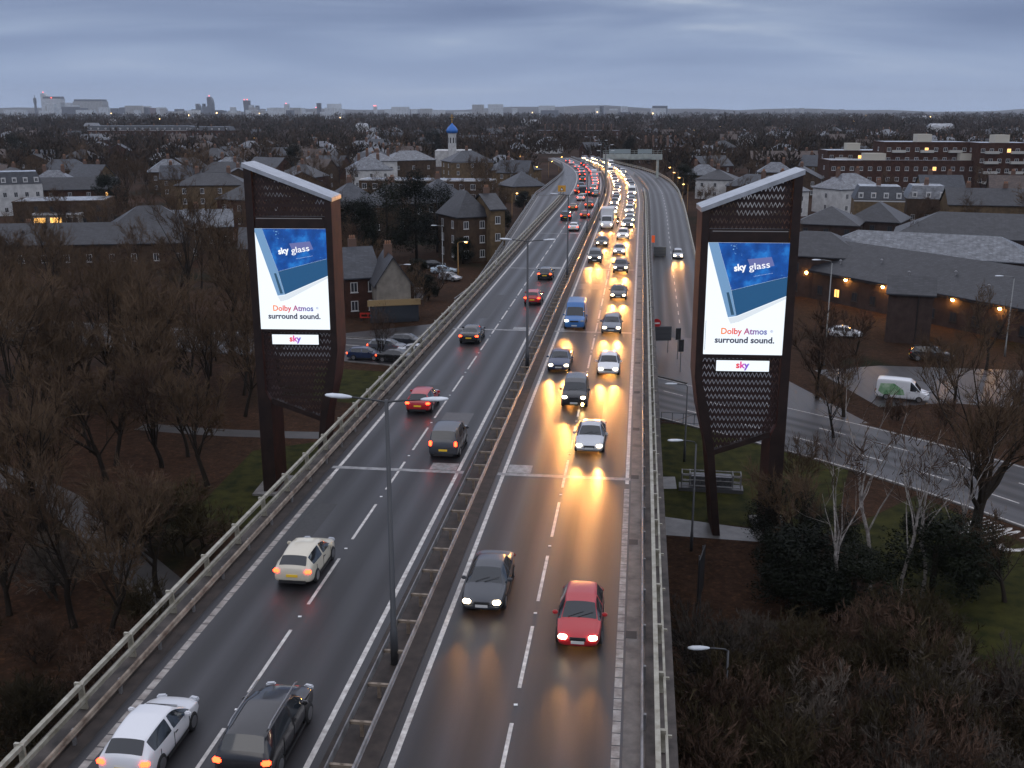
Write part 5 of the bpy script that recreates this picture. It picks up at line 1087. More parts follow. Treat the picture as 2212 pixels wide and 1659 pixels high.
MB().box(-3.6, -.25, 2.4, 3.6, -.003, 3.2).build('shop_fascia', mat('ochre_fascia', (.30, .21, .10), .6), T); MB().box(-3.3, -.2, .1, 3.3, -.003, 2.3).build('shop_window', M_PANE, T)
# right side
H(1545, 388, 84, 6.2, 12, 'white painted house with grey hip roof left of the right tower top', rz=-18, roof='hip', rh=3, wall=B_WHT, rm=S_GRY, rows=2, cols=3, chim=1)
H(1625, 402, 110, 5, 12, 'low house with blue grey hip roof behind the right tower cap', rz=-14, roof='hip', rh=3.4, wall=B_BRN, rm=S_BLU, rows=1, cols=4, chim=0)
H(1785, 485, 130, 5.8, 12, 'plum brick house with wet hip roof just right of the right tower', rz=-24, roof='hip', rh=3.2, wall=B_DRK, rm=S_GRY, rows=2, cols=3, chim=0, fr=M_DKFR)
H(1885, 478, 110, 5.8, 12, 'second plum brick house with hip roof right of the first one', rz=-30, roof='hip', rh=3.6, wall=B_DRK, rm=S_GRY, rows=2, cols=3, chim=0, fr=M_DKFR)
H(1900, 432, 104, 6.6, 11, 'yellow brick house with white dormers and tall white windows', rz=-14, roof='mansard', rh=3.2, wall=B_YEL, rm=S_BLU, rows=1, cols=4, chim=1, win=(1.4, 2.0), trim=True)
H(2005, 430, 84, 6.2, 11, 'house with pale flat dormer and white gables right of the yellow brick house', rz=-14, roof='mansard', rh=3.2, wall=B_BRN, rm=S_LGT, rows=1, cols=3, chim=1)
H(2140, 443, 170, 6.2, 11, 'long brick terrace with grey roof and white windows at right', rz=-12, roof='gable_x', rh=3.4, wall=B_YEL, rm=S_GRY, rows=1, cols=7, chim=2, win=(1.4, 1.8), name='terrace', cat='terrace')
H(1700, 345, 150, 7, 11, 'dark gabled terrace above the right tower cap', rz=-6, roof='gable_x', rh=3.4, wall=B_BRN, rm=S_BRN, rows=2, cols=6, chim=3, name='terrace', cat='terrace')
for i, (cx, ey, wp, h, rz, wl, rl, rows, cols, lab) in enumerate([
    (2003, 309, 180, 17, -3, B_RED, B_RED, 5, 9, 'tall red brick flats with white balconies on the right'), (2172, 311, 110, 17, -3, B_RED, B_RED, 5, 6, 'red brick flats with a white roof cabin at the far right edge'),
    (2010, 349, 430, 11, -3, B_RED, B_RED, 3, 22, 'long low red brick flats in front of the taller ones'), (1848, 327, 120, 13, -3, B_RED, B_RED, 4, 6, 'red brick flats with lit balcony at the left end of the estate')]):
    T = H(cx, ey, wp, h, 14, lab, rz=rz, roof='flat', wall=wl, rm=rl, rows=rows, cols=cols, chim=0, name='block_of_flats', cat='flats', win=(1.3, 1.3), lit=((rows - 1, cols // 2),))
    if i != 2:
        wm_ = T.children[0].dimensions.x if False else wp * PXS * depth(at(cx, ey, GZ + h)) / FPX
        for k in range(max(2, cols // 3)):
            x = -wm_ / 2 + wm_ * (k + .5) / max(2, cols // 3)
            for r_ in range(1, rows): MB().box(x - 2.2, -1.3, r_ * (h - .4) / rows + .5, x + 2.2, -.08, r_ * (h - .4) / rows + 1.35).build('balcony', mat('balcony_white', (.42, .41, .38), .7), T)
        MB().box(-2.4, 3, h + .36, 2.4, 8, h + 2.9).build('roof_cabin', mat('cabin_cream', (.46, .43, .36), .6), T)
    else:
        for x in (-18, 14): MB().box(x - 3.5, 2, h + .36, x + 3.5, 7, h + 2.6).build('roof_cabin', mat('cabin_cream', (.46, .43, .36), .6), T)
H(1430, 318, 90, 9, 12, 'distant red terrace beyond the gantry', rz=0, roof='flat', wall=B_RED, rm=B_RED, rows=3, cols=8, chim=5, name='terrace', cat='terrace')
H(1250, 283, 180, 10, 12, 'distant row of brick flats behind the end of the flyover', rz=0, roof='flat', wall=B_RED, rm=B_RED, rows=3, cols=14, chim=9, name='block_of_flats', cat='flats')
# care home: long single storey wing, cross wing and two storey block
A = at(1757, 580, GZ + 4.6); B = at(2212, 662, GZ + 4.6); ln_ = (B - A).length * 1.25; ang = math.atan2(B.y - A.y, B.x - A.x)
mid = A + (B - A) * .625
cw_ = house('care_home', 'long low plum brick care home wing with glowing wall lamps', (mid.x, mid.y), ang, ln_, 13, 4.6, roof='gable_x', rh=3.6, wall=B_DRK, rm=S_GRY, rows=1, cols=13, side=1, chim=0, cat='care home', fr=M_DKFR, lit=((0, 1),), win=(1.1, 1.3), eave=.7)
HPOS.append((mid.x, mid.y, ln_ * .5))
for k in range(7):
    x = -ln_ / 2 + ln_ * (k + .6) / 7; b = MB(); b.lathe([(.09, 0), (.09, .8), (.2, .82), (.2, .95), (.03, 1.05)], 8, c=(x, 1.6 + 1.5 * (k % 2), 5.3 + .8 * (k % 2))); b.build('roof_vent', mat('vent_grey', (.22, .22, .23), .5), cw_)
b = MB(); b.box(-ln_ / 2 - .3, -.82, 4.02, ln_ / 2 + .3, -.70, 4.16); b.build('gutter', M_BLK, cw_)
WL = mat('wall_lamp_on', (.9, .6, .2), .3, emit=(1.0, .47, .10), strength=170.0)
for k, px in enumerate([(1807, 582), (1885, 598), (1970, 612), (2009, 624), (2107, 641), (2205, 660)]):
    p = at(px[0], px[1], GZ + 3.9); v = Vector((p.x - mid.x, p.y - mid.y)); x = v.x * math.cos(ang) + v.y * math.sin(ang)
    c = mid + Vector((math.cos(ang), math.sin(ang), 0)) * x + Vector((math.sin(ang), -math.cos(ang), 0)) * .12
    T = thing('wall_lamp', f'glowing round wall lamp on the long care home, {ORD[k]} from the left', 'wall lamp', (c.x, c.y, GZ + 3.85), ang, 'wall lamps on the care home')
    MB().box(-.12, -.06, -.1, .12, .118, .1).build('bracket', M_BLK, T); MB().lathe([(.02, -.2), (.14, -.14), (.2, 0), (.14, .14), (.02, .2)], 12).build('globe', WL, T, True, (0, -.22, 0))
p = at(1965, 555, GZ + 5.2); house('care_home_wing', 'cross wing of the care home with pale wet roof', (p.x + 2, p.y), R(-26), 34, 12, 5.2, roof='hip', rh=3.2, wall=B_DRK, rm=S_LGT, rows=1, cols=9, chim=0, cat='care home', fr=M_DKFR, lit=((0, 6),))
p = at(2165, 520, GZ + 6.4); house('care_home_block', 'two storey plum brick block at the far right with dark window bays', (p.x + 6, p.y), R(-22), 46, 14, 6.4, roof='hip', rh=3.8, wall=B_DRK, rm=S_GRY, rows=2, cols=10, chim=0, cat='care home', fr=M_DKFR, lit=((0, 2), (0, 5)), win=(1.6, 1.5))
for px in ((1745, 500), (2110, 490)): HPOS.append((at(*px).x, at(*px).y, 14))
p = at(1958, 742); T = house('brick_porch', 'tall plum brick stair tower with sloping slate roof before the care home', (p.x, p.y), R(-20), 5.2, 6, 6.2, roof='gable_x', rh=1.6, wall=B_DRK, rm=S_GRY, rows=1, cols=1, chim=0, cat='stair tower', nowin=True)
MB().tube([(.9, -.06, .2), (.9, -.06, 6.3)], .06, 6).build('drainpipe', M_BLK, T); HPOS.append((p.x, p.y + 3, 6))
p = at(1740, 680); T = house('brick_house', 'plum brick block half hidden behind the right tower', (p.x + 4, p.y + 14), R(-24), 16, 12, 6.4, roof='hip', rh=3.2, wall=B_DRK, rm=S_GRY, rows=2, cols=4, chim=0, fr=M_DKFR); HPOS.append((p.x + 4, p.y + 20, 10))
CHX = onY(977, 318, 540.).x / 540.
# white domed church
p = onY(977, 318, 540.); s_ = depth((p.x, p.y, 0)) / FPX / PXS * PXS * PXS
T = thing('church_tower', 'white church tower with bright blue onion dome and golden cross above the trees', 'church', (p.x, 540., GZ)); px2m = lambda n: n * PXS * depth((p.x, 540, 0)) / FPX
zt = onY(977, 290.5, 540.).z - GZ; zd = onY(977, 265.5, 540.).z - GZ; r0 = px2m(8.8); rd = px2m(12.6)
b = MB(); b.lathe([(r0, 0), (r0, zt), (r0 * 1.08, zt + .02), (r0 * 1.08, zt + .5), (r0 * .9, zt + .55)], 8); b.build('drum', B_WHT, T)
for k in range(8):
    a = k * math.pi / 4 + math.pi / 8; ra = r0 * .925
    b = MB(); b.prism([(-.32, zt - 4.2), (.32, zt - 4.2), (.32, zt - 1.9), (.2, zt - 1.55), (0, zt - 1.4), (-.2, zt - 1.55), (-.32, zt - 1.9)], -.05, -.003); o = b.build('window', M_BLK, T, loc=(math.sin(a) * ra, -math.cos(a) * ra, 0)); o.rotation_euler.z = a
hd = zd - zt; b = MB(); b.lathe([(r0 * .95, zt + .5), (rd * .93, zt + .5 + hd * .08), (rd, zt + hd * .30), (rd * .93, zt + hd * .45), (rd * .68, zt + hd * .64), (rd * .36, zt + hd * .8), (rd * .14, zt + hd * .93), (.1, zt + hd)], 24); b.build('onion_dome', mat('blue_dome', (.012, .13, .46), .25, .1), T, True)
M_GOLD = mat('gold', (.55, .32, .07), .35, .7); b = MB(); b.lathe([(.1, zd - .1), (.3, zd + .3), (.1, zd + .7)], 10); b.tube([(0, 0, zd + .5), (0, 0, zd + 4.3)], .15, 6); b.box(-.95, -.12, zd + 2.6, .95, .12, zd + 2.9); b.box(-.5, -.12, zd + 3.45, .5, .12, zd + 3.7); b.box(-.55, -.12, zd + 1.6, .55, .12, zd + 1.82); b.build('cross', M_GOLD, T)
b = MB(); b.box(-9, 2, 0, 9, 22, 8); b.build('nave', B_WHT, T)
# plain suburban houses filling the streets between
GF = [('houses among the trees on the left', 'brick house with slate roof among bare trees on the left of the flyover'), ('houses among the trees on the right', 'brick house with slate roof among the streets right of the flyover')]
tpl = []
for k, (wl, rl, rf) in enumerate([(B_RED, S_GRY, 'hip'), (B_YEL, S_BLU, 'gable_x'), (B_BRN, S_GRY, 'gable_y'), (B_WHT, S_LGT, 'hip'), (B_RED, S_BLU, 'gable_x'), (B_BRN, S_LGT, 'hip'), (B_BRN, S_BRN, 'gable_x')]):
    tpl.append(house('house', None, (0, 0), 0, rnd.uniform(10, 17), rnd.uniform(9, 11), rnd.uniform(5.6, 7), roof=rf, rh=rnd.uniform(3.2, 4.2), wall=wl, rm=rl, rows=2, cols=3, chim=1 + k % 2, lit=((0, 1),) if k in (1, 5) else ()))
first = [True] * len(tpl); placed = 0; tries = 0
def clear_of_road(x, y, r_):
    s, t = st((x, y)); return not (-20 - r_ < t < 22 + r_) or s > 640
while placed < 185 and tries < 9000:
    tries += 1
    y = 250 * (1150 / 250) ** rnd.random(); x = rnd.uniform(-.52, .52) * y
    if x > 0: y2 = y
    if not clear_of_road(x, y, 9) or (y < 545 and abs(x - y * CHX) < 14): continue
    if any((x - a) ** 2 + (y - b) ** 2 < (10 + r_) ** 2 for a, b, r_ in HPOS): continue
    HPOS.append((x, y, 8)); k = rnd.randrange(len(tpl)); o = tpl[k] if first[k] else copy_tree(tpl[k]); first[k] = False
    o.location = (x, y, GZ); o.rotation_euler.z = R(rnd.choice([-28, -20, -12, 10, 18, 26]) + rnd.uniform(-6, 6)); gi = 0 if x < C(st((x, y))[0])[0] else 1
    tag(o, GF[gi][1], 'house', GF[gi][0]); placed += 1
# ------------------------------------------------------------------ trees
BARK = rand_mat('bark', (.012, .009, .007), (.03, .023, .017), .85, 1.2); TWIG = rand_mat('twigs', (.052, .033, .020), (.125, .082, .050), .8, .35); TWIGR = rand_mat('reddish_twigs', (.040, .024, .017), (.10, .062, .042), .8, .4)
BIRCH = mat('birch_bark', (.4, .37, .34), .7, noise=(2.5, (.10, .08, .07), (.42, .39, .36), 6)); MOSS = rand_mat('mossy_twigs', (.014, .011, .006), (.072, .055, .028), .8, .5); LEAF = rand_mat('evergreen_leaves', (.003, .0045, .002), (.010, .013, .005), .6, .5); PALE = rand_mat('pale_twigs', (.030, .025, .020), (.13, .108, .088), .8, .6)
def bare_tree(seed, h, trunk=.26, limbs=6, sub=7, subs=6, twigs=9, up=.62, r0=.2, spread=1.0, tw=.038, stems=1):
    q = random.Random(seed); wood = MB(); tv = []; tf = []
    def rdir(d, ang):
        d = d.normalized(); a = d.orthogonal().normalized(); b = d.cross(a); f = q.uniform(0, 2 * math.pi)
        return (d * math.cos(ang) + (a * math.cos(f) + b * math.sin(f)) * math.sin(ang)).normalized()
    def curve(p, d, l, n=3, lift=.25):
        pts = [p.copy()]; dd = d.copy()
        for _ in range(n):
            dd = (dd + Vector((q.uniform(-.22, .22), q.uniform(-.22, .22), q.uniform(-.08, lift)))).normalized(); pts.append(pts[-1] + dd * (l / n))
        return pts, dd
    def along(pts, f):
        x = f * (len(pts) - 1); i = min(int(x), len(pts) - 2); return pts[i].lerp(pts[i + 1], x - i), (pts[i + 1] - pts[i]).normalized()
    def blade(p, d, l, w_):
        sd_ = d.cross(Vector((q.uniform(-1, 1), q.uniform(-1, 1), q.uniform(-1, 1)))); sd_ = sd_.normalized() * w_ if sd_.length > 1e-4 else Vector((w_, 0, 0))
        m = p + d * (l * .55) + Vector((q.uniform(-.1, .1), q.uniform(-.1, .1), q.uniform(0, .12))) * l; e = p + (d + Vector((0, 0, .18))) * l; i = len(tv)
        tv.extend([p - sd_, p + sd_, m + sd_ * .6, m - sd_ * .6, e]); tf.extend([(i, i + 1, i + 2, i + 3), (i + 3, i + 2, i + 4)])
    for sm_ in range(stems):
        base = Vector((0, 0, 0)) if stems == 1 else Vector((q.uniform(-.5, .5), q.uniform(-.5, .5), 0)) * spread
        d0 = Vector((q.uniform(-.06, .06), q.uniform(-.06, .06), 1)) if stems == 1 else Vector((base.x * .8 + q.uniform(-.3, .3), base.y * .8 + q.uniform(-.3, .3), 1))
        tp, td = curve(base, d0.normalized(), h * trunk, 3, .05); wood.tube(tp, [r0 * 1.25, r0, r0 * .9, r0 * .8], 7, 0, False)
        for i in range(limbs):
            f = 1.0 if i < 3 else q.uniform(.62, 1); p, d = along(tp, f); l1 = h * q.uniform(.42, .62) * (1 - .12 * (i > 3))
            pts, _ = curve(p, rdir(Vector((0, 0, 1)), q.uniform(.22, .85) * spread if i else .12), l1, 4, up * .5); ra = r0 * q.uniform(.42, .62)
            wood.tube(pts, [ra, ra * .75, ra * .5, ra * .3, ra * .14], 5, 0, False)
            for j in range(sub):
                f2 = q.uniform(.22, 1); p2, d2 = along(pts, f2); l2 = h * q.uniform(.14, .27) * (1.15 - .45 * f2); pts2, _ = curve(p2, rdir(d2, q.uniform(.4, 1.0)), l2, 3, up * .45); rb = ra * .36 * (1.1 - .6 * f2)
                wood.tube(pts2, [rb, rb * .7, rb * .45, rb * .2], 3, 0, False)
                for k in range(subs):
                    f3 = q.uniform(.2, 1); p3, d3 = along(pts2, f3); l3 = h * q.uniform(.06, .12); d3 = (rdir(d3, q.uniform(.35, 1.0)) + Vector((0, 0, .25))).normalized(); blade(p3, d3, l3, tw * .8)
                    for t_ in range(twigs): blade(p3 + d3 * l3 * q.uniform(.1, .95), (rdir(d3, q.uniform(.3, .95)) + Vector((0, 0, .2))).normalized(), h * q.uniform(.03, .068), tw * .5)
    cr_ = MB(); cr_.v = [tuple(v) for v in tv]; cr_.f = tf; cr_.m = [0] * len(tf)
    return wood, cr_
TREES = {}
def tree_kind(name, wood_m, twig_m, crown_name='crown', **kw):
    a, b = bare_tree(**kw); TREES[name] = (a.mesh('trunk', wood_m, True), b.mesh(crown_name, twig_m))
for i in range(4): tree_kind(f'oak{i}', BARK, TWIG, seed=11 + i, h=12)
for i in range(2): tree_kind(f'red{i}', BARK, TWIGR, seed=31 + i, h=12, trunk=.18, spread=1.1, twigs=8)
for i in range(2): tree_kind(f'tall{i}', BARK, TWIG, seed=41 + i, h=16, trunk=.34, spread=.75, limbs=7)
for i in range(2): tree_kind(f'birch{i}', BIRCH, TWIGR, seed=51 + i, h=13, trunk=.42, limbs=5, sub=4, subs=4, twigs=3, spread=.55, r0=.13)
for i in range(3): tree_kind(f'scrub{i}', [MOSS, BARK, PALE][i], [MOSS, TWIGR, PALE][i], seed=61 + i, h=6, trunk=.12, limbs=6, sub=6, subs=4, twigs=4, stems=6, r0=.075, spread=1.25, up=.3, tw=.042)
tree_kind('sapling', BARK, TWIGR, seed=71, h=6, trunk=.2, limbs=6, sub=5, subs=3, twigs=3, spread=.4, r0=.05, stems=3, tw=.02)
tree_kind('big', BARK, TWIG, seed=75, h=17, trunk=.22, limbs=9, sub=9, subs=7, twigs=7, spread=1.25, r0=.42)
def evergreen(seed, h, r_, conic):
    q = random.Random(seed); v, f = [], []; n = 13000; lobes = [(q.uniform(0, 6.28), q.uniform(.05, .95), q.uniform(.25, .5)) for _ in range(46)]
    for i in range(n):
        a, z, lr = lobes[q.randrange(len(lobes))]
        rr = r_ * ((1 - z) ** .7 * .95 + .12 if conic else math.sin(math.pi * min(1, z * .8 + .18)) ** .6)
        c = Vector((math.cos(a) * rr * .72, math.sin(a) * rr * .72, h * (.08 + .86 * z)))
        d = Vector((q.gauss(0, 1), q.gauss(0, 1), q.gauss(0, .8))).normalized(); p = c + d * (r_ * lr * q.uniform(.55, 1.0))
        if p.z < .2: p.z = q.uniform(.2, 1.5)
        s1 = Vector((q.gauss(0, 1), q.gauss(0, 1), q.gauss(0, .6))).normalized() * q.uniform(.07, .2); s2 = d.cross(s1).normalized() * q.uniform(.035, .09); j = len(v)
        v += [p - s1, p + s2, p + s1, p - s2]; f.append((j, j + 1, j + 2, j + 3))
    wd = MB(); wd.tube([(0, 0, 0), (0, 0, h * .5), (0, 0, h * .92)], [.25, .18, .04], 7); cr_ = MB(); cr_.v = [tuple(x) for x in v]; cr_.f = f; cr_.m = [0] * len(f)
    return wd.mesh('trunk', BARK, True), cr_.mesh('crown', LEAF)
for i, (h, r_, c) in enumerate([(14, 4.2, True), (13, 4.6, False), (9, 3.6, False)]): TREES[f'ever{i}'] = evergreen(81 + i, h, r_, c)
def tree(kind, xy, label, scale=1.0, name=None, group=None, cat='tree', parts=True, z=GZ, sz=None):
    nm = name or ('evergreen_tree' if kind.startswith('ever') else 'birch_tree' if kind.startswith('birch') else 'shrub' if kind.startswith('scrub') else 'bare_tree')
    T = thing(nm, label, cat, (xy[0], xy[1], z), rnd.uniform(0, 6.28), group); T.scale = (scale, scale, (sz or scale) * rnd.uniform(.92, 1.08))
    a, b = TREES[kind]; ob('trunk', a, T); ob('crown', b, T); return T
def dxy(x, y): p = at(x, y); return (p.x, p.y)
# park on the left: large trees one can tell apart
for k, (px, kd, sc, lab) in enumerate([((92, 1145), 'big', .78, 'large spreading bare tree at the lower left edge'), ((230, 1040), 'oak0', 1.0, 'bare tree with straight dark trunk right of the large spreading one'), ((448, 1050), 'oak1', .95, 'bare tree on the leaf litter nearest the left tower leg'),
    ((345, 1290), 'oak2', .85, 'bare tree beside the bend of the footpath'), ((238, 1395), 'oak3', .8, 'slender bare tree near the bottom left slope'), ((350, 1010), 'red0', .9, 'reddish bare tree behind the straight trunked one'), ((30, 960), 'tall0', .95, 'tall bare tree on the far left of the park'), ((150, 900), 'oak2', 1.0, 'bare tree before the ring road at left, third row'),
    ((530, 900), 'oak3', .8, 'bare tree close behind the left billboard tower'), ((500, 760), 'tall1', 1.15, 'tall bare tree across the ring road left of the tower'), ((410, 690), 'tall0', 1.1, 'tall bare tree before the hip roofed hall'), ((300, 850), 'oak1', 1.0, 'wide bare tree by the ring road between trunks'), ((400, 1200), 'scrub0', 1.2, 'brown shrub on the leaf litter by the path'), ((300, 1190), 'scrub1', 1.2, 'reddish shrub at the foot of the straight tree'),
    ((20, 1330), 'red1', .8, 'reddish bare tree at the bottom left edge'), ((130, 1290), 'scrub2', .9, 'pale twiggy shrub near the left path'), ((812, 775), 'sapling', 1.3, 'clump of thin saplings by the waiting cars right of the left tower'), ((905, 690), 'oak3', .62, 'small bare tree standing by the poster board'), ((1062, 500), 'oak1', .95, 'bare tree in front of the golden brick house'), ((580, 700), 'oak0', .9, 'bare tree half hidden by the left tower frame')]):
    tree(kd, dxy(*px), lab, sc)
def scatter(n, xr, yr, kinds, label, group, sc=(.75, 1.1), nameit=None, avoid=True, gap=4.0, cond=None):
    pl0 = []; tr = 0
    while len(pl0) < n and tr < n * 60:
        tr += 1; y = rnd.uniform(*yr); x = rnd.uniform(*xr) if not callable(xr[0]) else rnd.uniform(xr[0](y), xr[1](y))
        s, t = st((x, y))
        if -14.5 < t < 14 and s < 150: continue
        if -20 < t < 21 and s < 560: continue
        if cond and not cond(x, y): continue
        if y > 380 and abs(x - y * CHX) < 12: continue
        dr = np.min(np.hypot(RING.q[:, 0] - x, RING.q[:, 1] - y))
        if dr < 8: continue
        if avoid and any((x - a) ** 2 + (y - b) ** 2 < (r_ * .7 + 1.5) ** 2 for a, b, r_ in HPOS): continue
        if any((x - a) ** 2 + (y - b) ** 2 < gap * gap for a, b in pl0): continue
        if (x + 16) ** 2 + (y - 75) ** 2 < 90 or (x - 15) ** 2 + (y - 67) ** 2 < 80: continue
        pl0.append((x, y)); k = rnd.choice(kinds); tree(k, (x, y), label, rnd.uniform(*sc), group=group, name=nameit)
    return pl0
scatter(48, (-62, -17), (44, 114), ['oak0', 'oak1', 'oak2', 'oak3', 'tall0', 'tall1'], 'bare brown tree in the leafy park between the camera and the ring road at left', 'bare trees in the park on the left', (.6, 1.0), gap=4.2, cond=lambda x, y: x < -20 - max(0, (70 - y)) * .0 and not (-27 < x < -10 and 62 < y < 112) and abs(np.min(np.hypot(FP.q[:, 0] - x, FP.q[:, 1] - y))) > 2.2)
scatter(84, (lambda y: -.55 * y, lambda y: -.13 * y), (136, 240), ['oak0', 'oak1', 'oak2', 'oak3', 'red0', 'tall0', 'tall1'], 'bare brown tree beyond the ring road on the left', 'bare trees beyond the ring road on the left', (.5, .8), gap=4)
scatter(84, (lambda y: -.54 * y, lambda y: .02 * y), (235, 480), ['oak0', 'oak1', 'oak2', 'oak3', 'red1', 'tall0', 'tall1'], 'bare brown tree between the houses on the left', 'bare trees between the houses on the left', (.7, 1.1), gap=7)
scatter(76, (lambda y: .12 * y, lambda y: .54 * y), (150, 480), ['oak0', 'oak1', 'oak2', 'oak3', 'red0', 'red1', 'tall1'], 'bare brown tree between the houses on the right', 'bare trees between the houses on the right', (.55, .95), gap=8, cond=lambda x, y: y > 185 or x < 45)
scatter(30, (-75, -24), (100, 117), ['oak0', 'oak2', 'oak3', 'tall0', 'oak1'], 'bare brown tree close to the near kerb of the ring road at left', 'bare trees along the near kerb of the ring road', (.6, .9), gap=3.2)
# evergreens
for px, kd, sc, lab in [((838, 560), 'ever1', 1.15, 'tall dark evergreen left of the tall grey lamp post'), ((900, 560), 'ever0', 1.15, 'pointed dark evergreen in the middle of the evergreen clump'), ((945, 545), 'ever1', 1.05, 'broad dark evergreen right of the pointed one'), ((985, 530), 'ever2', 1.2, 'lower dark evergreen at the right end of the clump'), ((765, 545), 'ever2', 1.25, 'round dark evergreen just right of the left tower'), ((790, 560), 'ever0', .8, 'small pointed evergreen right of the left tower'),
                         ((640, 400), 'ever0', 1.25, 'lone dark conifer above the left tower cap'), ((40, 372), 'ever1', 1.4, 'big dark evergreen at the left edge above the white terrace'), ((1358, 372), 'ever0', 1.2, 'dark conifer behind the gantry'), ((935, 345), 'ever1', 1.3, 'dark evergreen left of the square ochre villa'), ((1480, 420), 'ever2', 1.2, 'dark evergreen right of the right slip road'), ((1735, 360), 'ever0', .9, 'dark pointed conifer behind the right tower cap'), ((240, 470), 'ever2', 1.3, 'dark round evergreen right of the flat roofed building')]:
    tree(kd, dxy(*px), lab, sc); 
for px, kd, sc, lab in [((1690, 1185), 'ever1', .62, 'dark holly bush hiding the outer leg of the right tower'), ((1720, 1330), 'ever2', .92, 'dark holly bush left of the birches on the right'), ((1780, 1250), 'ever1', .62, 'dark tall holly behind the first holly bush'), ((1840, 1330), 'ever2', .8, 'dark holly bush in the middle of the right thicket'), ((2010, 1300), 'ever2', .98, 'dark holly bush at the right of the birches'), ((2090, 1260), 'ever1', .55, 'dark holly bush beside the big tree at right'), ((1690, 1260), 'ever2', .6, 'small dark bush beside the right tower path')]:
    tree(kd, dxy(*px), lab, sc * .86, name='holly_bush', cat='bush', sz=sc * .62)
for px, kd, sc, lab in [((905, 625), 'ever2', .55, 'low dark evergreen bush left of the parked cars'), ((1000, 570), 'ever2', .6, 'dark evergreen bush below the tall brown brick house'), ((1030, 560), 'ever2', .5, 'small dark evergreen bush beside the left slip road barrier'), ((1085, 500), 'ever2', .6, 'dark evergreen bush at the foot of the golden brick house end'), ((925, 650), 'ever2', .45, 'small dark bush at the roadside behind the poster board'), ((1130, 455), 'ever2', .7, 'dark bush where the left slip road starts to bend')]:
    tree(kd, dxy(*px), lab, sc, name='evergreen_bush', cat='bush')
for px, kd, sc, lab in [((1012, 545), 'oak2', .8, 'bare tree standing before the tall brown brick house'), ((1045, 535), 'oak0', .85, 'bare tree between the brown brick house and the slip road'), ((880, 660), 'oak3', .55, 'small bare tree before the pale gabled house'), ((945, 640), 'red0', .5, 'small bare tree by the parked silver hatchback'), ((1090, 470), 'oak1', .8, 'bare tree right of the golden brick house end'), ((1150, 430), 'oak2', .8, 'bare tree below the hip roofed house with white dormer')]:
    tree(kd, dxy(*px), lab, sc)
# thicket and roadside trees on the right
for px, kd, sc, lab in [((2105, 1165), 'big', .86, 'huge dark bare tree leaning right beside the ring road'), ((1785, 1320), 'birch0', .88, 'white stemmed birch leftmost before the ring road'), ((1945, 1300), 'birch1', .82, 'white stemmed birch in the middle of the thicket'), ((1880, 1275), 'birch1', .95, 'tall white birch left of the middle of the thicket'), ((1720, 1240), 'oak2', .7, 'bare tree just right of the right tower path'), ((2170, 1300), 'oak0', .6, 'bare tree on the grass at the right edge'), ((1990, 1290), 'birch0', .84, 'thin white birch right of the middle one'), ((2040, 1240), 'birch1', .66, 'small pale birch beside the huge dark tree'),
                         ((1822, 900), 'red0', .8, 'reddish bare tree right of the right tower across the road'), ((1765, 860), 'red1', 1.0, 'reddish bare tree close behind the right tower'), ((2060, 900), 'oak2', .8, 'bare tree right of the green patterned van'), ((2180, 900), 'oak0', .85, 'bare tree at the right edge of the yard'), ((2040, 920), 'scrub1', .55, 'reddish hedge shrub before the dark yard'), ((1935, 908), 'scrub1', .42, 'reddish low shrub below the green patterned van'),
                         ((1800, 945), 'oak1', .6, 'dark bare tree at the near kerb right of the tower'), ((2130, 800), 'oak3', .8, 'bare tree before the care home right part'), ((1850, 790), 'red0', .75, 'reddish bare tree before the care home left part'), ((2190, 960), 'red1', .7, 'reddish bare tree by the ring road at the right edge'), ((1720, 1120), 'oak2', .55, 'bare tree behind the right tower leg')]:
    tree(kd, dxy(*px), lab, sc)
k = 0; pts0 = []
GS = 'bare scrub thicket bushes at the lower right'
while k < 52:
    x, y = rnd.uniform(1500, 2330), rnd.uniform(1400, 1850)
    if x < 1500 + max(0, 1500 - y) * 1.6 or (x > 2030 and y < 1560): continue
    p = dxy(x, y)
    if any((p[0] - a) ** 2 + (p[1] - b) ** 2 < 2.2 for a, b in pts0): continue
    pts0.append(p); k += 1; tree(rnd.choice(['scrub0', 'scrub1', 'scrub2', 'scrub0']), p, 'bare twiggy bush in the dense scrub at the lower right', rnd.uniform(.55, .95), group=GS, cat='bush')
k = 0
while k < 7:
    x, y = rnd.uniform(-60, 330), rnd.uniform(1330, 1680)
    if x + (y - 1330) * .95 > 430: continue
    tree(rnd.choice(['scrub1', 'scrub0']), dxy(x, y), 'brown twiggy bush on the leafy bank at the lower left', rnd.uniform(.5, .8), group='bushes on the leafy bank at the lower left', cat='bush'); k += 1

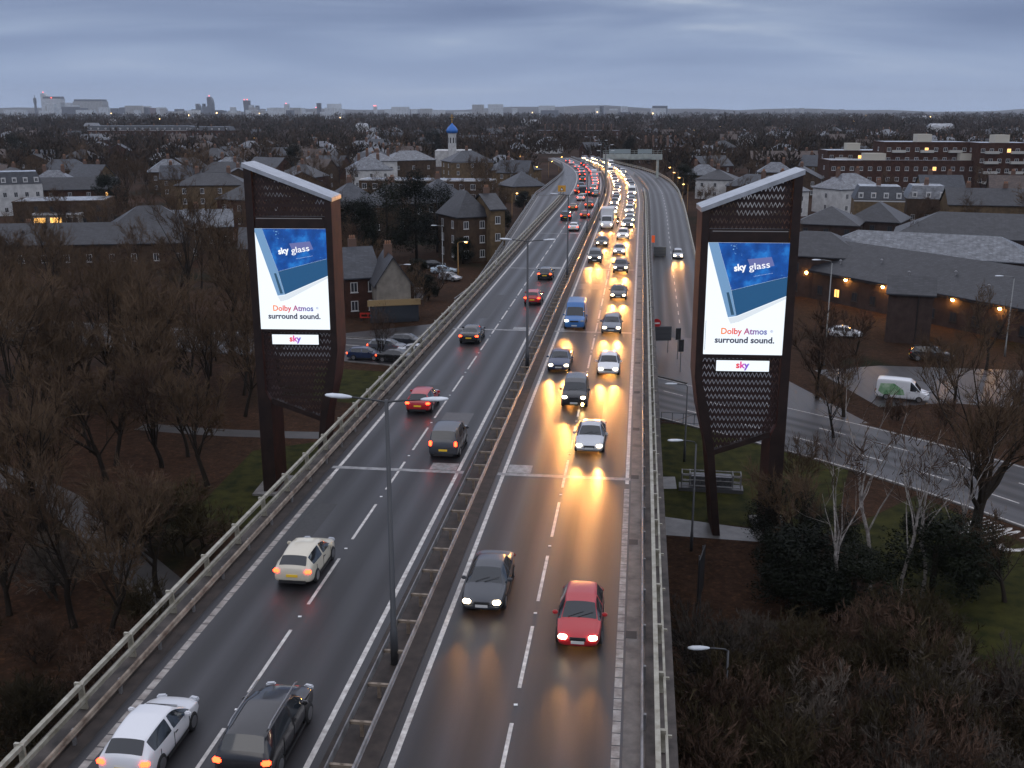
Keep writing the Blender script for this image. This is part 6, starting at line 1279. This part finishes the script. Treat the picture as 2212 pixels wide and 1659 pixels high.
# ------------------------------------------------------------------ far woodland and suburbs, skyline, haze
def clumps(name, n, yr, seed, m, size):
    q = np.random.default_rng(seed); v = []; f = []
    for i in range(n):
        y = yr[0] * (yr[1] / yr[0]) ** q.random(); x = q.uniform(-.56, .56) * y
        if y < 640:
            s, t = st((x, y))
            if -22 < t < 24: continue
        if any((x - a) ** 2 + (y - b) ** 2 < (r_ + 1) ** 2 for a, b, r_ in HPOS if abs(b - y) < 30): continue
        if y < 545 and abs(x - y * CHX) < 14: continue
        r_ = size * q.uniform(.6, 1.25); hh = r_ * q.uniform(1.3, 2.2); nb = 46 if y < 1300 else 22; k = 1.0 + y / 2600
        a = q.uniform(0, 2 * np.pi, nb); e = np.arcsin(q.uniform(-.15, 1, nb)); rr = r_ * q.uniform(.45, 1.0, nb)
        P0 = np.stack([x + np.cos(a) * np.cos(e) * rr, y + np.sin(a) * np.cos(e) * rr, GZ + hh * .5 + np.sin(e) * rr * hh / r_ * .55], 1)
        D = np.stack([np.cos(a) * .5, np.sin(a) * .5, q.uniform(.4, 1.2, nb)], 1) * (r_ * .38) + q.normal(0, r_ * .08, (nb, 3)); S_ = q.normal(0, 1, (nb, 3)); S_ = np.cross(D, S_); S_ /= np.linalg.norm(S_, axis=1, keepdims=True) + 1e-6; S_ *= (r_ * .07 * k)
        o = len(v); tri = np.stack([P0 - S_, P0 + S_, P0 + D], 1).reshape(-1, 3); v.extend(map(tuple, tri)); f.extend([(o + 3 * j, o + 3 * j + 1, o + 3 * j + 2) for j in range(nb)])
    b = MB(); b.v = v; b.f = f; b.m = [0] * len(f); return tag(b.build(name, m), None, None, None, 'stuff')
def wood_mat(name, lo, mid_, hi):
    m = mat(name, mid_, .9, spec=.05); t = m.node_tree; b = t.nodes['Principled BSDF']; gm = N(t, 'ShaderNodeNewGeometry'); n1 = N(t, 'ShaderNodeTexNoise', i_Scale=.045, i_Detail=4.0); t.links.new(gm.outputs['Position'], n1.inputs['Vector'])
    r = ramp(t, [(.32, lo), (.5, mid_), (.7, hi)]); t.links.new(n1.outputs['Fac'], r.inputs[0]); t.links.new(r.outputs[0], b.inputs['Base Color']); return m
M_WOOD = wood_mat('far_woodland', (.012, .011, .006), (.040, .028, .020), (.075, .052, .038))
tag(clumps('woodland', 2600, (430, 1300), 5, M_WOOD, 6.0), 'brown winter woodland filling the middle distance')
tag(clumps('far_woodland', 5200, (1200, 5200), 6, M_WOOD, 8.5), 'distant brown woodland reaching to the horizon')
# far suburb roofs, walls and lights as small houses
far_h = []
for k, (wl, rl) in enumerate([(B_WHT, S_LGT), (B_RED, S_GRY), (B_GRY, S_LGT), (B_WHT, S_FLT)]):
    b = MB(); b.box(-7, 0, 0, 7, 10, 6.5, 0); b.add([(-7.3, -.3, 6.5), (7.3, -.3, 6.5), (7.3, 10.3, 6.5), (-7.3, 10.3, 6.5), (-6, 5, 10), (6, 5, 10)], [(0, 1, 5, 4), (1, 2, 5), (2, 3, 4, 5), (3, 0, 4)], 1)
    for x in (-4, 0, 4): b.box(x - .6, -.08, 3.8, x + .6, -.004, 5.2, 2)
    far_h.append(b.mesh('far_house', [wl, rl, M_WIN]))
for i in range(44):
    y = 1150 * (3200 / 1150) ** rnd.random(); x = rnd.uniform(-.54, .54) * y
    o = ob('far_house', far_h[i % 4], None, (x, y, GZ + rnd.uniform(2, 6)), rnd.uniform(-.7, .7)); sc = .95; o.scale = (sc * rnd.uniform(.9, 2.2), sc, sc)
    tag(o, 'pale distant house showing above the far woods', 'house', 'distant houses above the far woods')
def glass_block(name, base, win_, sx, sz):
    m = mat(name, base, .5); t = m.node_tree; b = t.nodes['Principled BSDF']; K = t.links.new
    c = N(t, 'ShaderNodeTexCoord'); br = N(t, 'ShaderNodeTexBrick', i_Scale=1.0); br.offset = 0; br.inputs['Color1'].default_value = (*win_, 1); br.inputs['Color2'].default_value = (*[x * 1.6 for x in win_], 1); br.inputs['Mortar'].default_value = (*base, 1)
    br.inputs['Mortar Size'].default_value = .6; br.inputs['Brick Width'].default_value = sx; br.inputs['Row Height'].default_value = sz
    mp_ = N(t, 'ShaderNodeMapping'); mp_.inputs['Rotation'].default_value = (R(-90), 0, 0); K(c.outputs['Object'], mp_.inputs[0]); K(mp_.outputs[0], br.inputs['Vector']); K(br.outputs['Color'], b.inputs['Base Color']); return m
T_PALE = glass_block('pale_tower_facade', (.62, .64, .66), (.24, .28, .32), 5, 4); T_DARK = glass_block('dark_tower_facade', (.13, .14, .165), (.07, .08, .1), 5, 4); T_CON = glass_block('concrete_tower_facade', (.42, .42, .41), (.17, .18, .2), 6, 4); M_REDL = mat('aviation_light', (.6, .05, .05), .4, emit=(1, .10, .06), strength=6)
def sky_block(cx, ytop, wpx, label, m, Y=4200, d=30, kind='box', ybase=246, red=0, cap=None, name='tower_block'):
    p = onY(cx, ytop, Y); zt = p.z; sc = PXS * Y / FPX * 1.03; w_ = wpx * sc; T = thing(name, label, 'tower block', (p.x, Y, GZ)); h = zt - GZ
    b = MB()
    if kind == 'box': b.box(-w_ / 2, 0, 0, w_ / 2, d, h)
    elif kind == 'slant': b.prism([(-w_ / 2, 0), (w_ / 2, 0), (w_ / 2, h * .86), (0, h), (-w_ / 2, h * .97)], 0, d)
    elif kind == 'flare': b.prism([(-w_ * .36, 0), (w_ * .36, 0), (w_ / 2, h), (-w_ / 2, h)], 0, d)
    elif kind == 'step': b.box(-w_ / 2, 0, 0, w_ / 2, d, h * .72); b.box(-w_ * .32, 2, h * .72, w_ * .3, d - 2, h)
    elif kind == 'mast': b.lathe([(w_ * .5, 0), (w_ * .4, h * .6), (w_ * .55, h * .62), (w_ * .55, h * .85), (w_ * .1, h * .88), (w_ * .08, h)], 8)
    elif kind == 'curve': b.prism([(-w_ / 2, 0), (w_ / 2, 0), (w_ / 2, h * .7), (w_ * .38, h * .86), (w_ * .1, h), (-w_ / 2, h * .98)], 0, d)
    b.build('facade', m, T)
    if cap: MB().box(-w_ * .46, 1, h + .01, w_ * .46, d - 1, h + cap * sc).build('plant_room', T_DARK, T)
    for k in range(red): MB().cbox(((k - (red - 1) / 2) * w_ * .5, -1, h + sc * 1.6), sc * 1.1, 2, sc * 1.1).build('warning_light', M_REDL, T)
for a in [(74, 205, 6, 'thin communications tower at the far left of the skyline', T_DARK, 4600, 18, 'mast'), (93, 201, 12, 'pale slender tower behind the wide pale block at left', T_PALE, 4800, 30, 'slant', 246, 1), (111, 213, 38, 'wide pale tower with dark cap on the left skyline', T_PALE, 4200, 40, 'flare', 246, 1, 4), (189, 219, 60, 'broad stepped grey office block on the left skyline', T_CON, 4200, 60, 'box', 246, 0, 4), (140, 222, 24, 'low pale block beside the wide pale tower', T_PALE, 4400),
          (265, 232, 14, 'dark low tower block, first of the pair right of the office block', T_DARK, 3900), (283, 231, 15, 'dark low tower block, second of the pair right of the office block', T_DARK, 3900), (302, 232, 15, 'grey tower block next to the dark pair', T_DARK, 3900), (345, 232, 16, 'cream tower block on the left skyline', T_PALE, 3900), (322, 233, 22, 'reddish slab block left of the cream tower', mat('reddish_slab', (.16, .12, .13), .6), 4000),
          (426, 224, 8, 'dark narrow tower left of the curved tower', T_DARK, 4300, 30, 'curve'), (438, 224, 3, 'black thin tower left of the curved tower', T_DARK, 4300), (452, 209, 11, 'dark curved tower with red light', T_DARK, 4300, 30, 'curve', 246, 1), (531, 217, 12, 'dark tower wider at the top with red lights', T_DARK, 4300, 30, 'flare', 246, 2), (541, 227, 8, 'white block next to the flared dark tower', T_PALE, 4300), (554, 228, 5, 'slim grey block right of the white block', T_DARK, 4300),
          (618, 225, 9, 'grey tower with red lights left of the middle', T_PALE, 4500, 24, 'box', 246, 1), (624, 238, 14, 'dark squat block below the grey tower', T_DARK, 3600), (683, 234, 12, 'grey slab with red light left of centre', T_CON, 4500, 24, 'box', 246, 1), (810, 230, 7, 'narrow tower with red light near the left tower top', T_PALE, 4500, 20, 'box', 246, 2), (838, 236, 14, 'white block right of the narrow red lit tower', T_PALE, 4500), (1075, 238, 4, 'thin crane tower with a bright red light right of the blue dome', T_DARK, 4600, 10, 'box', 246, 1),
          (1227, 231, 12, 'pale tower block at centre right of the skyline', T_CON, 4200), (1300, 229, 8, 'dark green tower in the skyline cluster near the centre', T_DARK, 4300), (1293, 234, 12, 'pale block in the skyline cluster near the centre', T_PALE, 4300), (1270, 236, 16, 'low grey block left of the centre cluster', T_CON, 4400), (1380, 239, 28, 'low brown blocks right of the centre cluster', T_CON, 4200),
          (1700, 235, 4, 'faint far tower, leftmost of the hazy group at right', T_CON, 6000), (1714, 234, 8, 'faint wide far tower in the hazy group at right', T_CON, 6000), (1734, 233, 7, 'faint tallest far tower in the hazy group at right', T_CON, 6000), (1776, 236, 10, 'low far block right of the hazy group', T_CON, 5600), (1820, 236, 8, 'low far block on the ridge at right', T_CON, 5600)]:
    sky_block(*a)
for i in range(95):
    Y = rnd.uniform(3400, 4400); cx = rnd.choice([rnd.uniform(-10, 720), rnd.uniform(-10, 720), rnd.uniform(700, 1500)])
    b = MB(); w_ = rnd.uniform(14, 60); h_ = rnd.uniform(16, 38) * (1.35 if rnd.random() < .25 else 1); b.box(-w_ / 2, 0, 0, w_ / 2, 18, h_)
    o = b.build('distant_block', rnd.choice([T_PALE, T_CON, T_PALE, T_DARK]), None, loc=(onY(cx, 240, Y).x, Y, GZ)); tag(o, 'tiny pale block in the hazy city band on the horizon', 'building', 'tiny blocks in the hazy city band')
# small far lights
M_FARL = mat('far_lamp', (.9, .7, .4), .4, emit=(1.0, .62, .25), strength=5.0); fl = MB().lathe([(.1, -.8), (.8, -.4), (.8, .4), (.1, .8)], 6).mesh('far_lamp', M_FARL)
for i, (x, y) in enumerate([(407, 249), (345, 257), (310, 288), (880, 236), (1290, 242), (1845, 262), (2090, 268), (2195, 270), (1750, 275), (960, 250), (735, 254), (1500, 281), (1410, 245), (560, 245), (610, 242), (1900, 283), (1555, 274), (215, 330), (1870, 250), (2010, 252), (1590, 250), (468, 244), (150, 244), (240, 245), (52, 247), (1150, 243)]):
    Y = 1400 if y > 250 else 3600; p = onY(x, y, Y); o = ob('far_lamp', fl, None, (p.x, p.y, p.z)); s_ = Y / 1400 * (.7 + .35 * (i % 3 == 0)); o.scale = (s_, s_, s_); tag(o, 'tiny glowing lamp in the far suburbs', 'lamp', 'far lamps in the suburbs')
# evening haze
hm = bpy.data.materials.new('haze'); hm.use_nodes = True; t = hm.node_tree; t.nodes.clear(); pv = N(t, 'ShaderNodeVolumePrincipled', i_Density=.00006); pv.inputs['Color'].default_value = (.80, .88, 1, 1); pv.inputs['Anisotropy'].default_value = 0.0
mo = N(t, 'ShaderNodeOutputMaterial'); t.links.new(pv.outputs[0], mo.inputs['Volume'])
o = MB().box(-9500, -700, GZ - 1, 9500, 10200, 190).build('haze', hm); o['kind'] = 'stuff'; o['label'] = 'thin blue evening haze over the suburbs'
